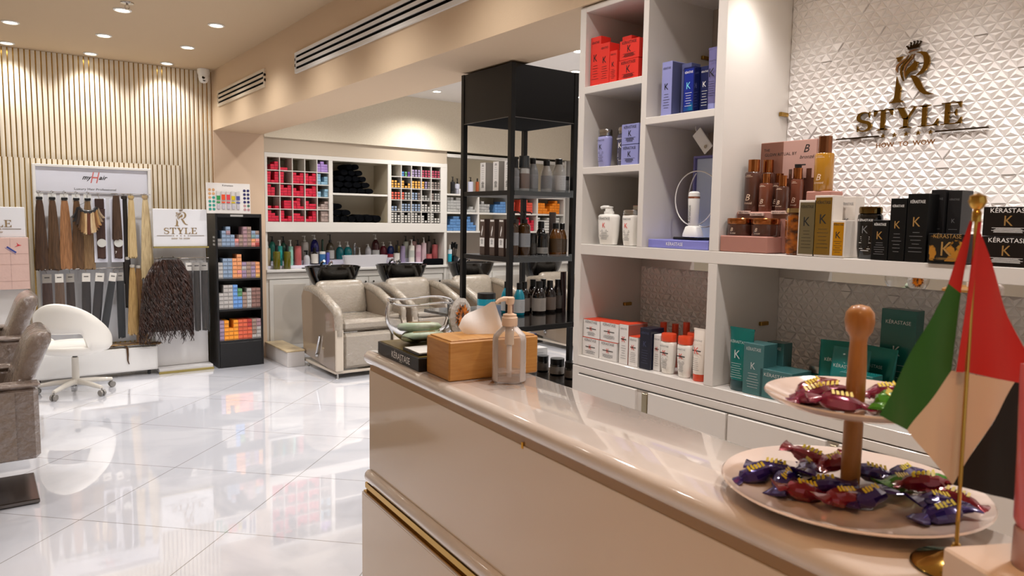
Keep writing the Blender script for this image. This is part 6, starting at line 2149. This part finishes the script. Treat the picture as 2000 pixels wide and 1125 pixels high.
# carded packs on the right of the top rail
for x, y, lb, top in ((.893, 7.445, 'brown carded hair pack with round white seal, left of two on the top rail', False), (1.026, 7.445, 'brown carded hair pack with folded lock, right one of two on the top rail', True)):
    t = thing('hair_pack', lb, 'hair pack', (x, y, 1.655))
    B(-.052, .052, .0, .004, -.60, -.03, .002).build('backing_card', mat('lilac_card', 'cfd0dc', .35, coat=.3), t)
    if top:
        b = MB()
        hair(b, 0, -.022, -.39, .0, .05, .085, d=.04, seed=9)
        b.build('hair', hair_mat('38261a', '4f3826'), t, smooth=60)
    else:
        B(-.036, .036, -.016, -.0005, -.12, -.03, .004).build('hair_top', mat('dark_choc', '33201a', .45), t)
    b = MB()
    hair(b, .004, -.012, -.56, -.12 if not top else -.40, .070, .060, d=.018, seed=12)
    b.build('hair', hair_mat('33201a', '4a3128'), t, smooth=60)
    MB().lathe([(.037, 0), (.037, .004), (.001, .004)], 28).xf(Matrix.Translation((.006, -.0255 if not top else -.0265, -.425)) @ Matrix.Rotation(PI / 2, 4, 'X')).build('round_seal', mat('seal_silver', 'c9c9c4', .3, coat=.4), t)
    MB().tube([(0, 0, -.03), (-.006, 0, 0), (.004, 0, .018)], .003, 6).build('hook', CHROME, t)
    letter(t, '7', .022, (-.016, -.0235, -.135 if not top else -.52), WHITEPRINT)
HL = [(1.095, 7.462, .86, 1.655, .045, .05, '14100e', '241c18', 'narrow black-brown lock between the carded pack and the blonde hair'), (1.148, 7.44, 1.095, 1.66, .035, .075, 'cdb588', 'ae9464', 'golden blonde straight lock with tape top on the top rail'),
      (1.262, 7.44, .900, 1.665, .035, .115, 'd2bd92', 'a38c68', 'ash blonde long lock at the right end of the top rail')]
for x, y, z0, z1, w0, w1, c1, c2, lb in HL:
    t = thing('hair_extension', lb, 'hair extension', (x, y, z1))
    b = MB()
    hair(b, 0, 0, z0 - z1, -.02, w0, w1, seed=int(x * 99), d=.035)
    b.build('hair', hair_mat(c1, c2), t, smooth=60)
    MB().super([(.022, .018, -.030), (.026, .02, -.018), (.022, .018, 0)], 16).build('knot', mat('tape_' + c1, c2, .5), t)
    MB().tube([(0, .0, -.01), (-.004, .012, .012), (0, .02, .018)], .003, 6).build('hook', CHROME, t)
LL = [(1.135, 7.415, .390, 1.03, .030, .085, 'b8975f', '8c6c3f', 'honey blonde lock hanging below the ash blonde one', -.01), (1.190, 7.440, .300, 1.02, .035, .105, '6b4a2c', '8f6c42', 'long brown to blonde lock behind the curly wig', .02),
      (1.105, 7.455, .640, 1.10, .05, .06, '120e0d', '211a17', 'short black lock under the black-brown lock', 0)]
for x, y, z0, z1, w0, w1, c1, c2, lb, sw in LL:
    t = thing('hair_extension', lb, 'hair extension', (x, y, z1))
    b = MB()
    hair(b, 0, 0, z0 - z1, -.01, w0, w1, seed=int(x * 77), d=.04, sway=sw, ragged=.02)
    b.build('hair', hair_mat(c1, c2), t, smooth=60)
    MB().super([(.018, .016, -.025), (.022, .018, -.010), (.018, .016, 0)], 16).build('knot', mat('knot_silver', 'a9a39a', .4), t)

# curly wig on the sign stand
t = thing('curly_wig', 'large dark brown curly wig hanging on the sign stand rail', 'wig', (1.425, 7.33, 1.085))
b = MB()
rd = random.Random(8)
rings = []
for i in range(14):
    u = i / 13
    w = .075 + .110 * min(1, u * 3) ** .7 + .035 * u
    d_ = .05 + .03 * u
    rings.append([(-.03 * u + w * math.cos(2 * PI * k / 40) * (1 + rd.uniform(-.05, .05)), d_ * math.sin(2 * PI * k / 40), -.01 - .66 * u) for k in range(40)])
b.loft(rings)
for s in range(190):
    a = rd.uniform(PI * .95, PI * 2.05) if s < 150 else rd.uniform(0, 2 * PI)
    ph = rd.uniform(0, 6)
    ln = rd.uniform(.62, .80)
    pts, rr = [], []
    for i in range(44):
        u = i / 43
        zz = -.008 - ln * u
        uu = min(1, u * ln / .66)
        w = .075 + .110 * min(1, uu * 3) ** .7 + .035 * uu + .006
        d_ = .05 + .03 * uu + .006
        cx = -.03 * uu
        am = .0085 + .003 * u
        pts.append((cx + w * math.cos(a) + am * math.cos(u * 44 + ph), d_ * math.sin(a) + am * math.sin(u * 44 + ph), zz))
        rr.append(.0058 * (1 - .75 * max(0, u - .75) * 4 * .9))
    b.tube(pts, rr, 5)
b.build('hair', mat('dark_curly_hair', '24140e', .38, spec=.6, noise=(10, '3c2218', (3, 3, .6), .4, .7)), t, smooth=60)
MB().super([(.085, .045, -.022), (.095, .055, -.012), (.085, .045, .004), (.04, .02, .010)], 30).build('cap', mat('wig_cap', '17100d', .5), t)
MB().tube([(-.05, 0, .005), (-.045, .02, .02), (-.05, .05, .006)], .003, 6).tube([(.05, 0, .005), (.045, .02, .02), (.05, .05, .006)], .003, 6).build('hook', CHROME, t)
for x, lb, c in ((1.615, 'dark brown weft in a clear sleeve, leftmost of three beside the wig', '3a2a22'), (1.675, 'dark grey-brown weft in a clear sleeve, middle one of three beside the wig', '35302c'), (1.742, 'dark grey-brown weft in a clear sleeve, rightmost of three beside the wig', '37332f')):
    sleeve_pack(lb, x, 7.365 - .010 * (x > 1.65), .370, 1.075, .088, c, '554a42', 0, .075, .62)

# white storage box, with loose strands
t = thing('storage_bench', 'low white box unit on castors under the extension board', 'bench', (.30, 7.395, 0))
B(0, 1.02, .0, .158, .045, .262, .002).build('box_body', mat('bench_white', 'e0deda', .3, coat=.3), t)
B(.012, 1.008, -.004, -.0005, .055, .250, .001).build('front_panel', mat('bench_front', 'e3e1de', .25, coat=.4), t)
for x in (.08, .95):
    MB().lathe([(.001, -.012), (.021, -.012), (.022, 0), (.021, .012), (.001, .012)], 18).xf(Matrix.Translation((x, .03, .0225)) @ Matrix.Rotation(PI / 2, 4, 'Y')).build('castor', BLACKP, t)
t = thing('loose_hair', 'loose brown and blonde hair strands lying on the white box, one hanging over its front', 'hair strands', (1.05, 7.44, .2625))
for i, (c1, c2) in enumerate((('5a3f28', '8a6a44'), ('c9a36a', 'a37c44'), ('3c281a', '5a3f28'), ('7a5a38', '4f3722'))):
    b = MB()
    rr_ = random.Random(i)
    for s in range(16):
        x0, y0 = -.26 + rr_.uniform(-.02, .03), rr_.uniform(.0, .06)
        pts = [(x0 + .55 * u + rr_.uniform(-.01, .01), y0 + .03 * math.sin(u * 5 + s) * (1 - u), .004 + rr_.uniform(0, .02) + .015 * math.sin(PI * u)) for u in [k / 8 for k in range(9)]]
        b.tube(pts, .0028, 5)
    b.build('strand', hair_mat(c1, c2), t, smooth=60)
b = MB()
rr_ = random.Random(3)
for s in range(12):
    q = rr_.uniform(-.008, .008)
    pts = [(.0 + q, .02, .018), (.01 + q, -.045, .022), (.018 + q, -.056, .0), (.02 + q * .8, -.058, -.06), (.018 + q * .5, -.058, -.11), (.028 + q * .3, -.058, -.145)]
    b.tube(pts, .0022, 5)
b.build('hanging_strand', hair_mat('3f2c1c', '5c4229'), t, smooth=60)

# ================================================================ white swivel stool
t = thing('swivel_chair', 'white moulded swivel chair with hollow back on a five-star castor base', 'chair', (.615, 6.955, 0), math.radians(150))
WSH = mat('white_leatherette', 'e6e2da', .42, coat=.25)
# seat pan
b = MB().super([(.10, .10, .335), (.19, .18, .340), (.250, .240, .362), (.272, .258, .392), (.270, .256, .412), (.250, .240, .420), (.16, .15, .412), (.001, .001, .410)], 48, e=2.2)
b.build('seat_shell', WSH, t, smooth=60)
b = MB()
N = 60
th = .030


def band(a, v):
    """a angle from back centre (deg), v 0 bottom .. 1 top: inner surface point"""
    q = min(1, abs(a) / 120.0)
    top = .420 + .348 * math.cos(q * PI / 2) ** 1.25
    e = min(1, max(0, (abs(a) - 34) / 14.0))
    hole = .538 - (.538 - .392) * (e * e * (3 - 2 * e))
    bot = min(hole, top - .02)
    z = bot + (top - bot) * v
    return .272 + .010 * max(0, (z - .45) / .3), z


rings = []
for i in range(N + 1):
    a = -120 + 240 * i / N
    ca = math.radians(a)
    ring = []
    for v, off in ((0, 0), (.25, 0), (.5, 0), (.75, 0), (1, 0), (1.03, th * .5), (1, th), (.75, th), (.5, th), (.25, th), (0, th), (-.02, th * .5)):
        r, z = band(a, min(max(v, 0), 1))
        if v > 1:
            z += .010
        if v < 0:
            z -= .008
        rr2 = r - th + off
        ring.append((rr2 * math.sin(ca) * 1.02, rr2 * math.cos(ca), z))
    rings.append(ring)
b.loft(rings)
b.build('back_shell', WSH, t, smooth=70)
MB().lathe([(.028, .115), (.026, .30), (.018, .302), (.018, .345)], 20).build('column', mat('white_metal', 'd9d3c8', .35, coat=.3), t)
MB().lathe([(.019, .303), (.019, .344)], 18, cap0=False, cap1=False).build('gas_lift', BLACKP, t)
MB().tube([(.02, .0, .335), (.0, -.14, .330), (-.01, -.20, .322)], .006, 8).build('height_lever', mat('grey_lever', '8d8a86', .4), t)
MB().lathe([(.045, .075), (.045, .105), (.030, .120), (.001, .121)], 20).build('hub', mat('white_metal', 'd9d3c8', .35, coat=.3), t)
for k in range(5):
    a = math.radians(72 * k + 10)
    c, s = math.cos(a), math.sin(a)
    leg = MB().tube([(.03 * c, .03 * s, .095), (.15 * c, .15 * s, .088), (.285 * c, .285 * s, .070)], [.024, .021, .016], 10).build('leg', mat('white_metal', 'd9d3c8', .35, coat=.3), t, smooth=60)
    w = MB()
    for off in (-.014, .014):
        q = MB().lathe([(.001, -.008), (.024, -.008), (.026, 0), (.024, .008), (.001, .008)], 18)
        q.xf(Matrix.Translation((.285 * c - off * s, .285 * s + off * c, .0262)) @ Matrix.Rotation(a, 4, 'Z') @ Matrix.Rotation(PI / 2, 4, 'X'))
        w.add(q.v, q.f)
    w.lathe([(.006, .02), (.006, .066)], 8, (.285 * c, .285 * s, 0))
    w.build('castor', mat('castor_grey', '8f8b86', .3, .3), t)

# ================================================================ salon styling chairs on the left
QV = mat('mocha_vinyl_wrapped', '75655a', .28, coat=1.0, coat_rough=.09, bump=(22, 1.0, .04), wrap=True)
QV2 = mat('mocha_quilt_wrapped', '7a6a5e', .30, coat=1.0, coat_rough=.09, bump=(22, 1.0, .04), wrap=True)


def quilt(x0, x1, y, z0, z1, s=.085, d=.012):
    """diamond quilted panel on a plane facing -y"""
    b = MB()
    nx, nz = max(2, int((x1 - x0) / .014)), max(2, int((z1 - z0) / .014))
    vs = []
    for i in range(nx + 1):
        for j in range(nz + 1):
            x, z = x0 + (x1 - x0) * i / nx, z0 + (z1 - z0) * j / nz
            p, q = (x + z) / s, (x - z) / s
            h = abs(math.sin(PI * p)) ** .45 * abs(math.sin(PI * q)) ** .45
            vs.append((x, y - d * h, z))
    fs = [(i * (nz + 1) + j, (i + 1) * (nz + 1) + j, (i + 1) * (nz + 1) + j + 1, i * (nz + 1) + j + 1) for i in range(nx) for j in range(nz)]
    return b.add(vs, fs)


def make_salon_chair(label):
    t = thing('styling_chair', label, 'salon chair', (-.10, 4.60, 0), 0, 'styling chairs at the left edge')
    for s, y0, y1 in ((-1, -.330, -.235), (1, .235, .330)):
        B(-.36, .315, y0, y1, .262, .632, .022).build('arm_panel', QV, t)
        if s < 0:
            quilt(-.34, .215, y0 - .0005, .275, .615).build('quilting', QV2, t, smooth=60)
        B(-.365, .325, y0 - .004, y1 + .004, .628, .650, .010).build('arm_pad', QV, t)
    B(-.33, .22, -.234, .234, .33, .475, .03).build('seat_cushion', QV, t)
    # slanting, tapering backrest with a rolled top
    b = MB()
    rings = []
    for u, x, z, dx, wy in ((0, .185, .43, .055, .232), (.25, .225, .55, .056, .232), (.5, .265, .66, .056, .236), (.75, .308, .77, .058, .24), (.88, .332, .83, .060, .24), (.96, .345, .868, .048, .235), (1.0, .350, .885, .022, .225)):
        ring = []
        for k in range(28):
            a = 2 * PI * k / 28
            ca, sa = math.cos(a), math.sin(a)
            ring.append((x + dx * math.copysign(abs(ca) ** .6, ca), wy * math.copysign(abs(sa) ** .45, sa), z))
        rings.append(ring)
    b.loft(rings)
    b.build('backrest', QV, t, smooth=60)
    B(-.12, .10, -.12, .12, .225, .262, .01).build('under_frame', BLACKP, t)
    MB().lathe([(.045, .026), (.045, .12), (.030, .125), (.030, .226)], 24).build('column', CHROME, t)
    B(-.28, .305, -.235, .235, .003, .0255, .004).build('base_plate', mat('dark_chrome', '6d6663', .12, 1.0), t)
    return t


sc1 = make_salon_chair('nearer taupe quilted styling chair wrapped in clear plastic, front left')
dup(sc1, (-.095, 5.62, .09), 0, 'farther taupe quilted styling chair wrapped in clear plastic, behind the nearer one', 'styling chairs at the left edge')
